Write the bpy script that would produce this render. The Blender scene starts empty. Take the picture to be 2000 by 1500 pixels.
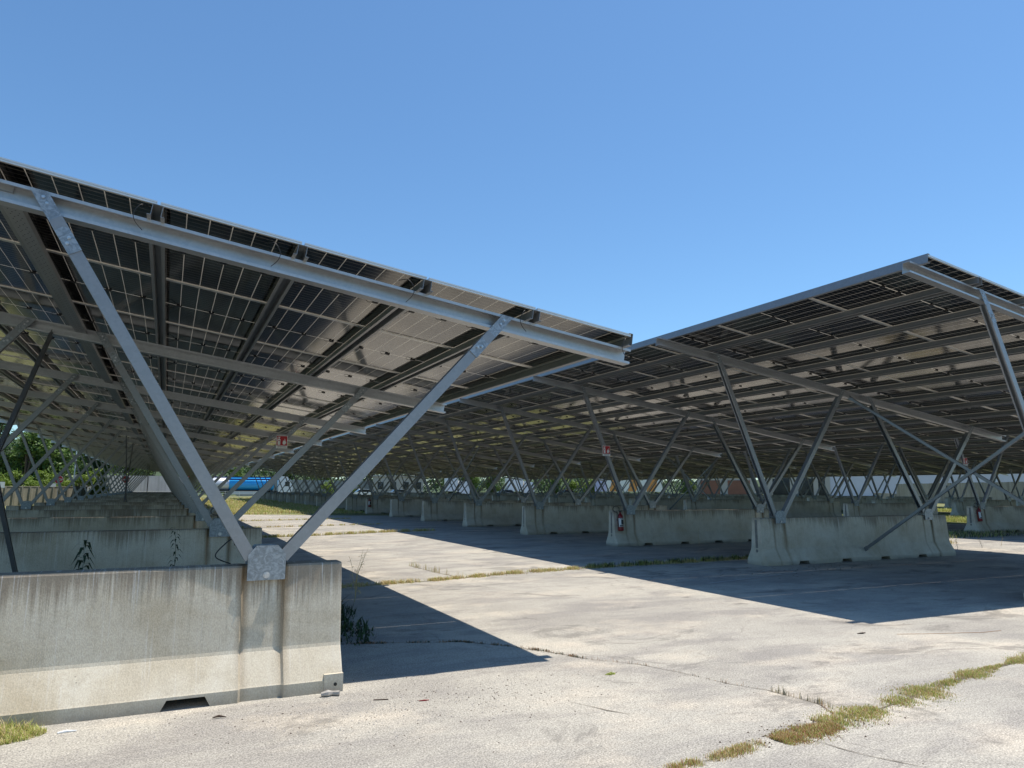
import bpy, math, random
import numpy as np
from mathutils import Vector, Matrix
random.seed(7)
R = math.radians
S = bpy.context.scene
COL = S.collection

# ---------------------------------------------------------------- camera, sky, sun, exposure
cam_d = bpy.data.cameras.new('camera')
cam_d.sensor_width = 36; cam_d.lens = 1398.43 / 2000 * 36
cam_d.clip_start = 0.05; cam_d.clip_end = 3000
cam = bpy.data.objects.new('camera', cam_d); COL.objects.link(cam)
PITCH, YAW, ROLL, CAMH = 0.1451, 0.4449, -0.0033, 1.6238
fw = Vector((math.sin(YAW)*math.cos(PITCH), math.cos(YAW)*math.cos(PITCH), math.sin(PITCH)))
rt = Vector((math.cos(YAW), -math.sin(YAW), 0)); up = rt.cross(fw)
rm = Matrix((rt, up, -fw)).transposed().to_4x4()
cam.matrix_world = Matrix.Translation((0, 0, CAMH)) @ rm @ Matrix.Rotation(-ROLL, 4, 'Z')
S.camera = cam

SUN = Vector((0.311, -0.020, 1)).normalized()
el = math.asin(SUN.z)
w = bpy.data.worlds.new('World'); S.world = w; w.use_nodes = True
nt = w.node_tree
bg = nt.nodes['Background']; sky = nt.nodes.new('ShaderNodeTexSky')
sky.sky_type = 'NISHITA'; sky.sun_disc = False
sky.sun_elevation = el; sky.sun_rotation = R(90)
sky.air_density = 1.0; sky.dust_density = 0.3; sky.ozone_density = 2.2
tint = nt.nodes.new('ShaderNodeMix'); tint.data_type = 'RGBA'; tint.blend_type = 'MULTIPLY'; tint.inputs[0].default_value = 1
tint.inputs[7].default_value = (0.77, 1.03, 1.17, 1)      # clear, deep blue summer air
nt.links.new(sky.outputs[0], tint.inputs[6]); nt.links.new(tint.outputs[2], bg.inputs[0]); bg.inputs[1].default_value = 0.105
sl = bpy.data.lights.new('sun', 'SUN'); sl.energy = 4.4; sl.angle = R(0.53); sl.color = (1, 0.925, 0.83)
so = bpy.data.objects.new('sun', sl); COL.objects.link(so)
so.rotation_euler = SUN.to_track_quat('Z', 'Y').to_euler()
S.view_settings.view_transform = 'Standard'; S.view_settings.look = 'None'
S.view_settings.exposure = 0.45; S.view_settings.gamma = 1
S.cycles.max_bounces = 8; S.cycles.diffuse_bounces = 4; S.cycles.glossy_bounces = 4

# ---------------------------------------------------------------- materials
class NT:
    def __init__(s, name):
        s.m = bpy.data.materials.new(name); s.m.use_nodes = True
        s.t = s.m.node_tree; s.p = s.t.nodes['Principled BSDF']
        s.tc = s.t.nodes.new('ShaderNodeTexCoord')
    def n(s, typ, **kw):
        nd = s.t.nodes.new('ShaderNode' + typ)
        for k, v in kw.items():
            if k in nd.bl_rna.properties and k not in nd.inputs: setattr(nd, k, v)
        return nd
    def l(s, a, b): s.t.links.new(a, b)
    def coords(s, scale=(1, 1, 1), src='Object', rnd=0.0):
        mp = s.t.nodes.new('ShaderNodeMapping'); mp.inputs['Scale'].default_value = scale
        s.l(s.tc.outputs[src], mp.inputs[0])
        if rnd:
            oi = s.t.nodes.new('ShaderNodeObjectInfo')
            mu = s.t.nodes.new('ShaderNodeVectorMath'); mu.operation = 'SCALE'
            cb = s.t.nodes.new('ShaderNodeCombineXYZ')
            for i in range(3): s.l(oi.outputs['Random'], cb.inputs[i])
            s.l(cb.outputs[0], mu.inputs[0]); mu.inputs['Scale'].default_value = rnd
            s.l(mu.outputs[0], mp.inputs[1])
        return mp.outputs[0]
    def noise(s, vec, scale, detail=4, rough=0.55, dist=0.0):
        nd = s.t.nodes.new('ShaderNodeTexNoise'); s.l(vec, nd.inputs['Vector'])
        nd.inputs['Scale'].default_value = scale; nd.inputs['Detail'].default_value = detail
        nd.inputs['Roughness'].default_value = rough; nd.inputs['Distortion'].default_value = dist
        return nd.outputs['Fac']
    def ramp(s, fac, stops):
        r = s.t.nodes.new('ShaderNodeValToRGB'); s.l(fac, r.inputs[0])
        e = r.color_ramp.elements
        while len(e) < len(stops): e.new(0.5)
        for el_, (p, c) in zip(e, stops):
            el_.position = p; el_.color = (c if hasattr(c, '__len__') else (c, c, c))[:3] + (1,) if hasattr(c, '__len__') else (c, c, c, 1)
        return r.outputs[0]
    def mix(s, fac, a, b, mode='MIX'):
        m = s.t.nodes.new('ShaderNodeMix'); m.data_type = 'RGBA'; m.blend_type = mode
        for i_, (v, sock) in enumerate(((fac, m.inputs[0]), (a, m.inputs[6]), (b, m.inputs[7]))):
            if isinstance(v, (int, float)): sock.default_value = v if i_ == 0 else (v, v, v, 1)
            elif isinstance(v, tuple): sock.default_value = v + (1,)
            else: s.l(v, sock)
        return m.outputs[2]
    def math(s, op, a, b=0.0, c=0.0):
        m = s.t.nodes.new('ShaderNodeMath'); m.operation = op
        for v, sock in zip((a, b, c), m.inputs):
            if isinstance(v, (int, float)): sock.default_value = v
            else: s.l(v, sock)
        return m.outputs[0]
    def xyz(s, vec):
        x = s.t.nodes.new('ShaderNodeSeparateXYZ'); s.l(vec, x.inputs[0]); return x.outputs
    def bump(s, h, st=0.3, dist=0.01):
        b = s.t.nodes.new('ShaderNodeBump'); b.inputs['Strength'].default_value = st; b.inputs['Distance'].default_value = dist
        s.l(h, b.inputs['Height']); s.l(b.outputs[0], s.p.inputs['Normal'])
    def set(s, color=None, rough=None, metal=None, spec=None):
        for v, k in ((color, 'Base Color'), (rough, 'Roughness'), (metal, 'Metallic'), (spec, 'Specular IOR Level')):
            if v is None: continue
            if isinstance(v, (int, float)): s.p.inputs[k].default_value = v
            elif isinstance(v, tuple): s.p.inputs[k].default_value = v + (1,)
            else: s.l(v, s.p.inputs[k])
        return s.m

def plain(name, col, rough=0.6, metal=0.0, var=0.12, scale=8.0):
    g = NT(name); v = g.coords(rnd=9.0)
    f = g.noise(v, scale, 4)
    a = tuple(c*(1-var) for c in col); b = tuple(min(1, c*(1+var)) for c in col)
    return g.set(g.ramp(f, [(0.3, a), (0.7, b)]), rough, metal)

def mat_steel(name, col, rough=0.30, metal=0.94):
    g = NT(name); v = g.coords(rnd=5.0)
    vo = g.n('TexVoronoi'); g.l(v, vo.inputs['Vector']); vo.inputs['Scale'].default_value = 38
    sp = g.xyz(vo.outputs['Color'])[0]
    cl = g.noise(v, 3.0, 5, 0.6)
    a = g.ramp(sp, [(0.0, tuple(c*0.93 for c in col)), (1.0, tuple(c*1.05 for c in col))])
    b = g.mix(g.ramp(cl, [(0.35, 0.0), (0.7, 0.4)]), a, tuple(c*0.75 for c in col))
    r = g.math('MULTIPLY_ADD', sp, 0.05, rough - 0.02)
    g.set(b, r, metal)
    return g.m
def mat_spangle(name, col):
    g = NT(name); v = g.coords(rnd=5.0)
    d = g.noise(v, 14.0, 3, 0.5, 2.5)
    f = g.noise(v, 34.0, 5, 0.7, 1.5)
    a = g.ramp(d, [(0.36, tuple(c*0.62 for c in col)), (0.5, col), (0.62, tuple(min(1, c*1.6) for c in col))])
    b = g.mix(0.5, a, g.ramp(f, [(0.3, tuple(c*0.7 for c in col)), (0.7, tuple(c*1.2 for c in col))]))
    g.set(b, g.math('MULTIPLY_ADD', d, 0.25, 0.35), 0.6); return g.m

M = {}
M['steel'] = mat_steel('galvanised steel', (0.255, 0.265, 0.275), 0.34, 0.4)
M['steel_bright'] = mat_steel('galvanised steel lightened for sky reflection', (0.42, 0.435, 0.45), 0.37, 0.68)  # same steel as the legs, colour lightened to carry the rafters' sky reflection
M['plate'] = mat_spangle('spangled zinc plate', (0.27, 0.30, 0.32))
M['alu'] = plain('mill aluminium', (0.62, 0.62, 0.60), 0.38, 0.6, 0.06, 5)
M['bolt'] = plain('zinc bolt', (0.5, 0.52, 0.54), 0.3, 0.85, 0.1, 60)
M['black'] = plain('black plastic', (0.012, 0.012, 0.013), 0.45)
M['red'] = plain('red enamel', (0.22, 0.010, 0.012), 0.3)
M['sred'] = plain('sign red', (0.42, 0.008, 0.015), 0.45, 0, 0.05)
M['white'] = plain('white paint', (0.72, 0.72, 0.70), 0.5, 0, 0.05)
M['cream'] = plain('off white render', (0.36, 0.34, 0.32), 0.7, 0, 0.06, 0.6)
M['blue'] = plain('blue tank paint', (0.03, 0.36, 0.80), 0.25, 0, 0.05)
M['navy'] = plain('dark blue paint', (0.01, 0.03, 0.22), 0.3, 0, 0.05)
M['silver'] = plain('silver paint', (0.55, 0.58, 0.62), 0.35, 0.2, 0.05)
M['tyre'] = plain('tyre rubber', (0.015, 0.015, 0.016), 0.8)
M['glassd'] = plain('dark window glass', (0.015, 0.02, 0.025), 0.08)
M['orange'] = plain('orange tarpaulin', (0.62, 0.27, 0.07), 0.5, 0, 0.05)
M['brown'] = plain('brown cladding', (0.20, 0.085, 0.055), 0.7, 0, 0.1, 1)
M['lilac'] = plain('pale grey cladding', (0.50, 0.51, 0.60), 0.6, 0, 0.05, 0.5)
M['bark'] = plain('bark', (0.09, 0.065, 0.045), 0.9, 0, 0.3, 12)
M['soil'] = plain('crack dirt', (0.13, 0.105, 0.075), 0.95, 0, 0.35, 30)
M['faded'] = plain('worn line paint', (0.40, 0.39, 0.37), 0.8, 0, 0.2, 30)

def mat_barrier():
    g = NT('barrier concrete'); v = g.coords(rnd=17.0)
    X, Y, Z = g.xyz(g.tc.outputs['Object'])
    st = g.noise(g.coords((9, 2, 0.30), rnd=17.0), 2.4, 7, 0.7)
    st2 = g.noise(g.coords((34, 2, 0.5), rnd=23.0), 2.0, 5, 0.6)
    dl = g.noise(g.coords((20, 0.5, 0.02), rnd=31.0), 1.3, 6, 0.75)
    dl2 = g.noise(g.coords((1.6, 0.5, 0.02), rnd=41.0), 1.0, 3, 0.5)
    big = g.noise(v, 1.5, 5, 0.6, 0.5)
    mid = g.noise(v, 7.0, 5, 0.65, 0.4)
    fine = g.noise(g.coords((1, 1, .6), rnd=17.0), 110, 3, 0.75)
    base = g.ramp(big, [(0.30, (0.46, 0.39, 0.275)), (0.5, (0.57, 0.51, 0.395)), (0.7, (0.63, 0.585, 0.48))])
    base = g.mix(g.ramp(mid, [(0.5, 0.0), (0.72, 0.4)]), base, (0.38, 0.325, 0.235))
    # brown grime hanging from the top edge in uneven tongues
    L = g.math('MULTIPLY_ADD', dl, 0.9, g.math('MULTIPLY_ADD', dl2, 0.9, -0.72))
    tong = g.ramp(g.math('ADD', g.math('SUBTRACT', Z, 1.0), L), [(0.0, 0.0), (0.20, 0.9)])
    c = g.mix(tong, base, (0.25, 0.205, 0.15))
    hz = g.ramp(Z, [(0.15, 0.3), (1.0, 1.0)])
    c = g.mix(g.math('MULTIPLY', g.ramp(st, [(0.55, 0.0), (0.72, 0.6)]), hz), c, (0.27, 0.22, 0.15))
    c = g.mix(g.math('MULTIPLY', g.ramp(st2, [(0.58, 0.0), (0.66, 0.55)]), hz), c, (0.68, 0.66, 0.61))
    # rusty runs down both edges of each fixing recess, pale runs between
    a = None
    for x0 in (0.55, 5.55):
        for s in (-0.155, 0.155):
            d = g.math('ABSOLUTE', g.math('SUBTRACT', g.math('MULTIPLY_ADD', big, 0.05, X), x0 + s + 0.03))
            b = g.ramp(d, [(0.006, 0.9), (0.06, 0.0)])
            a = b if a is None else g.math('MAXIMUM', a, b)
    c = g.mix(g.math('MULTIPLY', a, g.ramp(Z, [(0.1, 0.3), (0.9, 1.0)])), c, (0.19, 0.125, 0.06))
    c = g.mix(0.3, c, g.ramp(fine, [(0.33, 0.22), (0.5, 0.5), (0.67, 0.78)]), 'OVERLAY')
    vo = g.n('TexVoronoi'); g.l(v, vo.inputs['Vector']); vo.inputs['Scale'].default_value = 9
    hole = g.math('MULTIPLY', g.ramp(vo.outputs['Distance'], [(0.030, 0.8), (0.05, 0.0)]), g.math('GREATER_THAN', g.xyz(vo.outputs['Color'])[1], 0.6))
    c = g.mix(hole, c, (0.10, 0.09, 0.08))
    foot = g.math('MULTIPLY', g.ramp(Z, [(0.0, 0.8), (0.10, 0.0)]), g.ramp(big, [(0.4, 0.3), (0.6, 1.0)]))
    c = g.mix(foot, c, (0.16, 0.14, 0.115))
    g.set(c, 0.85); g.bump(g.math('ADD', fine, mid), 0.3, 0.004); return g.m
M['barrier'] = mat_barrier()

def mat_asphalt():
    g = NT('worn pale asphalt'); v = g.coords()
    grain = g.noise(v, 85, 4, 0.75); grain2 = g.noise(v, 33, 4, 0.7)
    vo = g.n('TexVoronoi'); g.l(v, vo.inputs['Vector']); vo.inputs['Scale'].default_value = 55
    big = g.noise(v, 0.45, 6, 0.62, 0.4)
    mid = g.noise(g.coords((1, 2.6, 1)), 0.55, 9, 0.68, 0.5)
    sm = g.noise(v, 4.0, 7, 0.7)
    c = g.ramp(big, [(0.30, (0.29, 0.272, 0.237)), (0.5, (0.36, 0.34, 0.292)), (0.68, (0.43, 0.402, 0.338))])
    c = g.mix(g.ramp(mid, [(0.47, 0.0), (0.60, 0.6)]), c, (0.215, 0.20, 0.185))
    c = g.mix(g.ramp(g.noise(g.coords((1, 1.5, 1)), 0.7, 6, 0.6), [(0.52, 0.0), (0.68, 0.6)]), c, (0.55, 0.485, 0.385))
    c = g.mix(g.ramp(sm, [(0.5, 0.0), (0.7, 0.35)]), c, (0.20, 0.18, 0.155))
    c = g.mix(0.8, c, g.ramp(grain, [(0.36, 0.15), (0.5, 0.5), (0.64, 0.85)]), 'OVERLAY')
    c = g.mix(0.25, c, g.ramp(grain2, [(0.35, 0.2), (0.5, 0.5), (0.65, 0.8)]), 'OVERLAY')
    c = g.mix(g.ramp(vo.outputs['Distance'], [(0.12, 0.6), (0.2, 0.0)]), c, g.mix(g.xyz(vo.outputs['Color'])[0], (0.09, 0.08, 0.07), (0.66, 0.62, 0.56)))
    # dark damp and oil patches with ragged edges
    oil = g.noise(g.coords((0.8, 1.2, 1)), 0.9, 8, 0.7, 0.8)
    c = g.mix(g.ramp(oil, [(0.56, 0.0), (0.63, 0.55)]), c, (0.125, 0.115, 0.10))
    # hairline cracks
    vc = g.n('TexVoronoi'); vc.feature = 'DISTANCE_TO_EDGE'; vc.inputs['Scale'].default_value = 0.22
    wv = g.t.nodes.new('ShaderNodeVectorMath'); wv.operation = 'ADD'
    nn = g.t.nodes.new('ShaderNodeTexNoise'); nn.inputs['Scale'].default_value = 1.3; nn.inputs['Detail'].default_value = 6
    g.l(v, nn.inputs['Vector']); sc = g.t.nodes.new('ShaderNodeVectorMath'); sc.operation = 'SCALE'; sc.inputs['Scale'].default_value = 1.1
    g.l(nn.outputs['Color'], sc.inputs[0]); g.l(v, wv.inputs[0]); g.l(sc.outputs[0], wv.inputs[1]); g.l(wv.outputs[0], vc.inputs['Vector'])
    ck = g.math('MULTIPLY', g.ramp(vc.outputs['Distance'], [(0.0006, 1.0), (0.0022, 0.0)]), g.ramp(big, [(0.42, 0.0), (0.55, 0.5)]))
    c = g.mix(ck, c, (0.13, 0.115, 0.10))
    g.set(c, 0.9); g.bump(grain, 0.15, 0.002); return g.m
M['asphalt'] = mat_asphalt()

def mat_ground(name, stops, sc=0.35):
    g = NT(name); v = g.coords()
    a = g.noise(v, sc, 6, 0.65); b = g.noise(v, 9, 5, 0.7)
    c = g.ramp(a, stops)
    c = g.mix(0.6, c, g.ramp(b, [(0.3, 0.2), (0.5, 0.5), (0.7, 0.8)]), 'OVERLAY')
    g.set(c, 0.95); g.bump(b, 0.8, 0.05); return g.m
M['field'] = mat_ground('dry grassland', [(0.35, (0.10, 0.12, 0.035)), (0.5, (0.17, 0.175, 0.06)), (0.65, (0.25, 0.23, 0.11))])
M['road'] = mat_ground('road asphalt', [(0.3, (0.12, 0.12, 0.12)), (0.7, (0.17, 0.165, 0.16))])
M['hill'] = mat_ground('wooded slope', [(0.3, (0.02, 0.04, 0.012)), (0.7, (0.06, 0.09, 0.03))], 0.2)

def mat_leaf(name, a, b):
    g = NT(name); v = g.coords()
    f = g.noise(v, 1.2, 3); r = g.n('NewGeometry').outputs['Random Per Island']
    c = g.mix(g.math('MULTIPLY_ADD', r, 0.6, g.math('MULTIPLY', f, 0.4)), a, b)
    tr = g.t.nodes.new('ShaderNodeBsdfTranslucent'); g.l(c, tr.inputs[0])
    mx = g.t.nodes.new('ShaderNodeMixShader'); mx.inputs[0].default_value = 0.3
    g.set(c, 0.55)
    out = g.t.nodes['Material Output']
    g.l(g.p.outputs[0], mx.inputs[1]); g.l(tr.outputs[0], mx.inputs[2]); g.l(mx.outputs[0], out.inputs[0])
    return g.m
M['leaf_dark'] = mat_leaf('dark leaves', (0.022, 0.05, 0.015), (0.075, 0.14, 0.04))
M['leaf_mid'] = mat_leaf('green leaves', (0.045, 0.10, 0.02), (0.16, 0.25, 0.06))
M['leaf_lime'] = mat_leaf('yellow green leaves', (0.10, 0.17, 0.02), (0.24, 0.33, 0.05))
M['grass_g'] = mat_leaf('green blades', (0.26, 0.33, 0.06), (0.50, 0.52, 0.14))
M['grass_d'] = mat_leaf('dry blades', (0.52, 0.40, 0.17), (0.72, 0.60, 0.34))
M['grass_r'] = mat_leaf('rusty dead blades', (0.32, 0.15, 0.06), (0.52, 0.30, 0.15))
M['weed'] = mat_leaf('weed leaves', (0.015, 0.03, 0.01), (0.035, 0.06, 0.02))

def mat_cells():
    """underside of a bifacial module: 6 columns of half cells, two blocks of 12, silver gaps, glass on top"""
    g = NT('bifacial solar cells')
    X, Y, Z = g.xyz(g.tc.outputs['UV'])   # UV in metres: u across 1.134, v along 2.278
    def gap(coord, pitch, off, wd):
        f = g.math('FRACT', g.math('DIVIDE', g.math('SUBTRACT', coord, off), pitch))
        d = g.math('ABSOLUTE', g.math('SUBTRACT', f, 0.5))          # .5 at a line
        return g.math('GREATER_THAN', d, 0.5 - wd / pitch / 2)
    col = gap(X, 0.182, 0.021, 0.0085)
    row = gap(Y, 0.0915, 0.041, 0.0065)
    mid = g.math('LESS_THAN', g.math('ABSOLUTE', g.math('SUBTRACT', Y, 1.139)), 0.012)
    ed = g.math('MAXIMUM', g.math('LESS_THAN', g.math('MINIMUM', X, g.math('SUBTRACT', 1.134, X)), 0.02),
                g.math('LESS_THAN', g.math('MINIMUM', Y, g.math('SUBTRACT', 2.278, Y)), 0.036))
    bb = gap(X, 0.0182, 0.0, 0.0007)
    ln = g.math('MAXIMUM', g.math('MAXIMUM', col, mid), ed)
    dn = g.noise(g.coords(), 2.5, 3)
    cell = g.ramp(dn, [(0.35, (0.0025, 0.0025, 0.003)), (0.65, (0.005, 0.005, 0.008))])
    c = g.mix(g.math('MULTIPLY', bb, 0.3), cell, (0.05, 0.045, 0.04))
    c = g.mix(g.math('MULTIPLY', row, 0.6), c, (0.42, 0.39, 0.34))
    c = g.mix(ln, c, (0.66, 0.62, 0.54))
    g.set(c, 0.10, 0.0, 0.5)
    g.p.inputs['IOR'].default_value = 1.52
    # the clear gaps between the cells let daylight through
    tr = g.t.nodes.new('ShaderNodeBsdfTranslucent'); tr.inputs[0].default_value = (0.75, 0.72, 0.66, 1)
    mx = g.t.nodes.new('ShaderNodeMixShader'); g.l(g.math('MULTIPLY', ln, 0.35), mx.inputs[0])
    g.l(g.p.outputs[0], mx.inputs[1]); g.l(tr.outputs[0], mx.inputs[2]); g.l(mx.outputs[0], g.t.nodes['Material Output'].inputs[0])
    return g.m
M['cells'] = mat_cells()

# ---------------------------------------------------------------- mesh helpers
class MB:
    def __init__(s): s.v = []; s.f = []; s.m = []; s.uv = None
    def add(s, vs, fs, mi=0):
        o = len(s.v); s.v += [tuple(p) for p in vs]
        s.f += [tuple(i + o for i in f) for f in fs]; s.m += [mi] * len(fs)
    def box(s, a, b, mi=0):
        x0, y0, z0 = a; x1, y1, z1 = b
        s.add([(x0,y0,z0),(x1,y0,z0),(x1,y1,z0),(x0,y1,z0),(x0,y0,z1),(x1,y0,z1),(x1,y1,z1),(x0,y1,z1)],
              [(0,3,2,1),(4,5,6,7),(0,1,5,4),(1,2,6,5),(2,3,7,6),(3,0,4,7)], mi)
    def sweep(s, poly, p0, p1, u, mi=0):
        p0 = Vector(p0); p1 = Vector(p1); wv = (p1 - p0).normalized(); u = Vector(u)
        u = (u - wv * u.dot(wv)).normalized(); v = wv.cross(u); n = len(poly)
        vs = [p + u * a + v * b for p in (p0, p1) for a, b in poly]
        fs = [(i, (i+1) % n, n + (i+1) % n, n + i) for i in range(n)] + [tuple(range(n))[::-1], tuple(range(n, 2*n))]
        s.add(vs, fs, mi)
    def tube(s, pts, r, n=8, mi=0, cap=True):
        pts = [Vector(p) for p in pts]; rings = []
        rr = r if hasattr(r, '__len__') else [r] * len(pts)
        vs = []
        for i, p in enumerate(pts):
            d = (pts[min(i+1, len(pts)-1)] - pts[max(i-1, 0)]).normalized()
            a = d.orthogonal().normalized() if i == 0 else (a - d * a.dot(d)).normalized()
            b = d.cross(a)
            vs += [p + (a * math.cos(t) + b * math.sin(t)) * rr[i] for t in [2*math.pi*k/n for k in range(n)]]
        fs = [(i*n+k, i*n+(k+1) % n, (i+1)*n+(k+1) % n, (i+1)*n+k) for i in range(len(pts)-1) for k in range(n)]
        if cap: fs += [tuple(range(n))[::-1], tuple(range((len(pts)-1)*n, len(pts)*n))]
        s.add(vs, fs, mi)
    def prism(s, poly, y0, y1, mi=0):     # poly in (x, z), extruded along y
        n = len(poly)
        s.add([(x, y0, z) for x, z in poly] + [(x, y1, z) for x, z in poly],
              [tuple(range(n)), tuple(range(n, 2*n))[::-1]] + [(i, n+i, n+(i+1) % n, (i+1) % n) for i in range(n)], mi)
    def mesh(s, name, mats, smooth=False):
        me = bpy.data.meshes.new(name); me.from_pydata(s.v, [], s.f)
        for m in mats: me.materials.append(M[m])
        me.polygons.foreach_set('material_index', s.m)
        if s.uv is not None:
            ul = me.uv_layers.new(name='UV'); d = np.zeros(len(me.loops) * 2, 'f')
            vi = np.empty(len(me.loops), 'i'); me.loops.foreach_get('vertex_index', vi)
            d[:] = np.array(s.uv, 'f')[vi].ravel(); ul.data.foreach_set('uv', d)
        if smooth: me.polygons.foreach_set('use_smooth', [True] * len(me.polygons))
        me.update(); return me

def obj(name, me, parent=None, loc=(0, 0, 0), rot=(0, 0, 0)):
    o = bpy.data.objects.new(name, me); COL.objects.link(o)
    o.location = loc; o.rotation_euler = rot
    if parent: o.parent = parent
    return o
def tag(o, label=None, cat=None, group=None, kind=None):
    if label: o['label'] = label
    if cat: o['category'] = cat
    if group: o['group'] = group
    if kind: o['kind'] = kind
    return o
def thing(name, label, cat, loc=(0, 0, 0), rot=(0, 0, 0), group=None):
    return tag(obj(name, None, None, loc, rot), label, cat, group)
def children(o): return [c for c in COL.objects if c.parent == o]
def build_tree(o):      # {obj: (object, [children])} captured once so copying is fast
    return (o, [build_tree(c) for c in children(o)])
def copy_tree(tr, parent=None):
    c = tr[0].copy(); COL.objects.link(c); c.parent = parent
    for ch in tr[1]: copy_tree(ch, c)
    return c

ORD = ['nearest', 'second', 'third', 'fourth', 'fifth', 'sixth', 'seventh', 'eighth', 'ninth', 'tenth', 'eleventh', 'twelfth',
       'thirteenth', 'fourteenth', 'fifteenth', 'sixteenth', 'seventeenth', 'eighteenth', 'nineteenth']
ROWN = ['left roof', 'roof right of the sunlit aisle', 'second roof right of the aisle', 'third roof right of the aisle', 'fourth roof right of the aisle']
NF, NA = 19, 5
FP, AP = 5.703, 16.5            # frame pitch along y, row pitch along x
XE, Y0 = 4.37, 6.39             # low eave of the left row, centre line of its first barrier
SL = 0.1427
def zb(xl): return 2.965 - SL * xl     # underside of rafter, xl = x from low eave (negative)

# ---------------------------------------------------------------- ground
def sheet(name, mat, poly, z, label=None, kind='structure', cut=1):
    b = MB(); b.add([(x, y, z) for x, y in poly], [tuple(range(len(poly)))])
    return tag(obj(name, b.mesh(name, [mat])), label, None, None, kind)
sheet('ground', 'field', [(-900, -200), (1200, -200), (1200, 1500), (-900, 1500)], -0.008)
def wob(pts, amp=0.35, step=1.2):
    out = []
    for (x0, y0), (x1, y1) in zip(pts, pts[1:]):
        n = max(1, int(math.hypot(x1-x0, y1-y0) / step))
        for i in range(n):
            t = i / n; j = amp if i else 0
            out.append((x0+(x1-x0)*t + random.uniform(-j, j), y0+(y1-y0)*t + random.uniform(-j, j)))
    return out
pv = wob([(34.5, 22.5), (31, 31), (22, 37), (16, 41), (10, 43.5), (4, 47.5), (-7.6, 49), (-7.8, 30), (-7.5, 12), (-8, -3)], 0.4)
sheet('pavement', 'asphalt', [(-60, -3.5), (-60, -60), (90, -60), (90, 14), (60, 17)] + pv, 0.0)
sheet('road', 'road', [(-60, 127), (-60, 118), (200, 118), (200, 127)], -0.004)

def line_strip(name, mat, pts, wd, z, label, cat, jag=0.0):
    b = MB(); vs = []; n = len(pts)
    for i, (x, y) in enumerate(pts):
        a = pts[max(0, i-1)]; c = pts[min(n-1, i+1)]
        dx, dy = c[0]-a[0], c[1]-a[1]; L = math.hypot(dx, dy) or 1
        h = wd/2 * (1 + random.uniform(-jag, jag)) * (0.25 if i in (0, n-1) and jag else 1)
        vs += [(x - dy/L*h, y + dx/L*h, z), (x + dy/L*h, y - dx/L*h, z)]
    b.add(vs, [(2*i, 2*i+1, 2*i+3, 2*i+2) for i in range(n-1)])
    return tag(obj(name, b.mesh(name, [mat])), label, cat, None, 'structure')
def resample(pts, step, jit):
    out = [pts[0]]
    for (x0, y0), (x1, y1) in zip(pts, pts[1:]):
        n = max(1, int(math.hypot(x1-x0, y1-y0)/step))
        for i in range(1, n+1):
            t = i/n; out.append((x0+(x1-x0)*t+random.uniform(-jit, jit), y0+(y1-y0)*t+random.uniform(-jit, jit)))
    return out
C1 = [(1.2, 12.05), (3.32, 12.3), (4.39, 12.4), (6.14, 12.84), (7.98, 13.05), (11.5, 13.25), (12.8, 13.3)]
C2 = [(1.6, 7.9), (2.93, 7.45), (3.3, 7.05), (3.55, 6.67), (3.77, 6.18), (4.1, 5.8), (4.2, 5.55), (4.38, 4.95), (4.54, 4.65), (4.62, 4.2), (4.45, 3.9)]
C3 = [(2.0, 25.1), (3.9, 25.4), (5.2, 25.75), (7.2, 26.5), (9.5, 26.9)]
C3b = [(4.75, 15.0), (4.84, 13.6), (5.0, 12.6)]
C4 = [(1.9, 3.55), (2.78, 3.65), (3.14, 3.66), (3.57, 3.76), (3.9, 3.85), (4.45, 3.87), (4.8, 3.9), (5.25, 3.98), (6.08, 4.16), (6.8, 4.3), (7.6, 4.4), (9.5, 4.7)]
C5 = [(2.9, 5.05), (3.05, 4.75), (3.15, 4.6)]
for i, (c, wd) in enumerate([(C1, .05), (C2[:5], .009), (C2[4:], .006), (C3, .06), (C3b, .015), (C4[:4], .012), (C4[4:], .03), (C5, .008), ([(3.9, 3.72), (4.0, 3.3), (4.2, 2.9)], .006), ([(-3, 31), (3, 31.5), (9, 32.5)], .05), ([(-3, 37.5), (4, 38), (9, 39)], .06)]):
    line_strip('pavement_crack', 'soil', resample(c, 0.12, 0.012), wd, 0.004, None, None, 0.7)
for p in ([(1.6, 9.0), (3.35, 9.55)], [(1.45, 8.9), (1.6, 8.95)], [(9.3, 11.6), (11.0, 11.9)], [(8.6, 10.1), (12.4, 10.9)], [(13.0, 10.9), (19.0, 11.0)]):
    line_strip('faded_marking', 'faded', p, 0.03 if p[0][0] > 1.5 and p[0][0] < 3 else 0.05, 0.0045, None, None)

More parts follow.
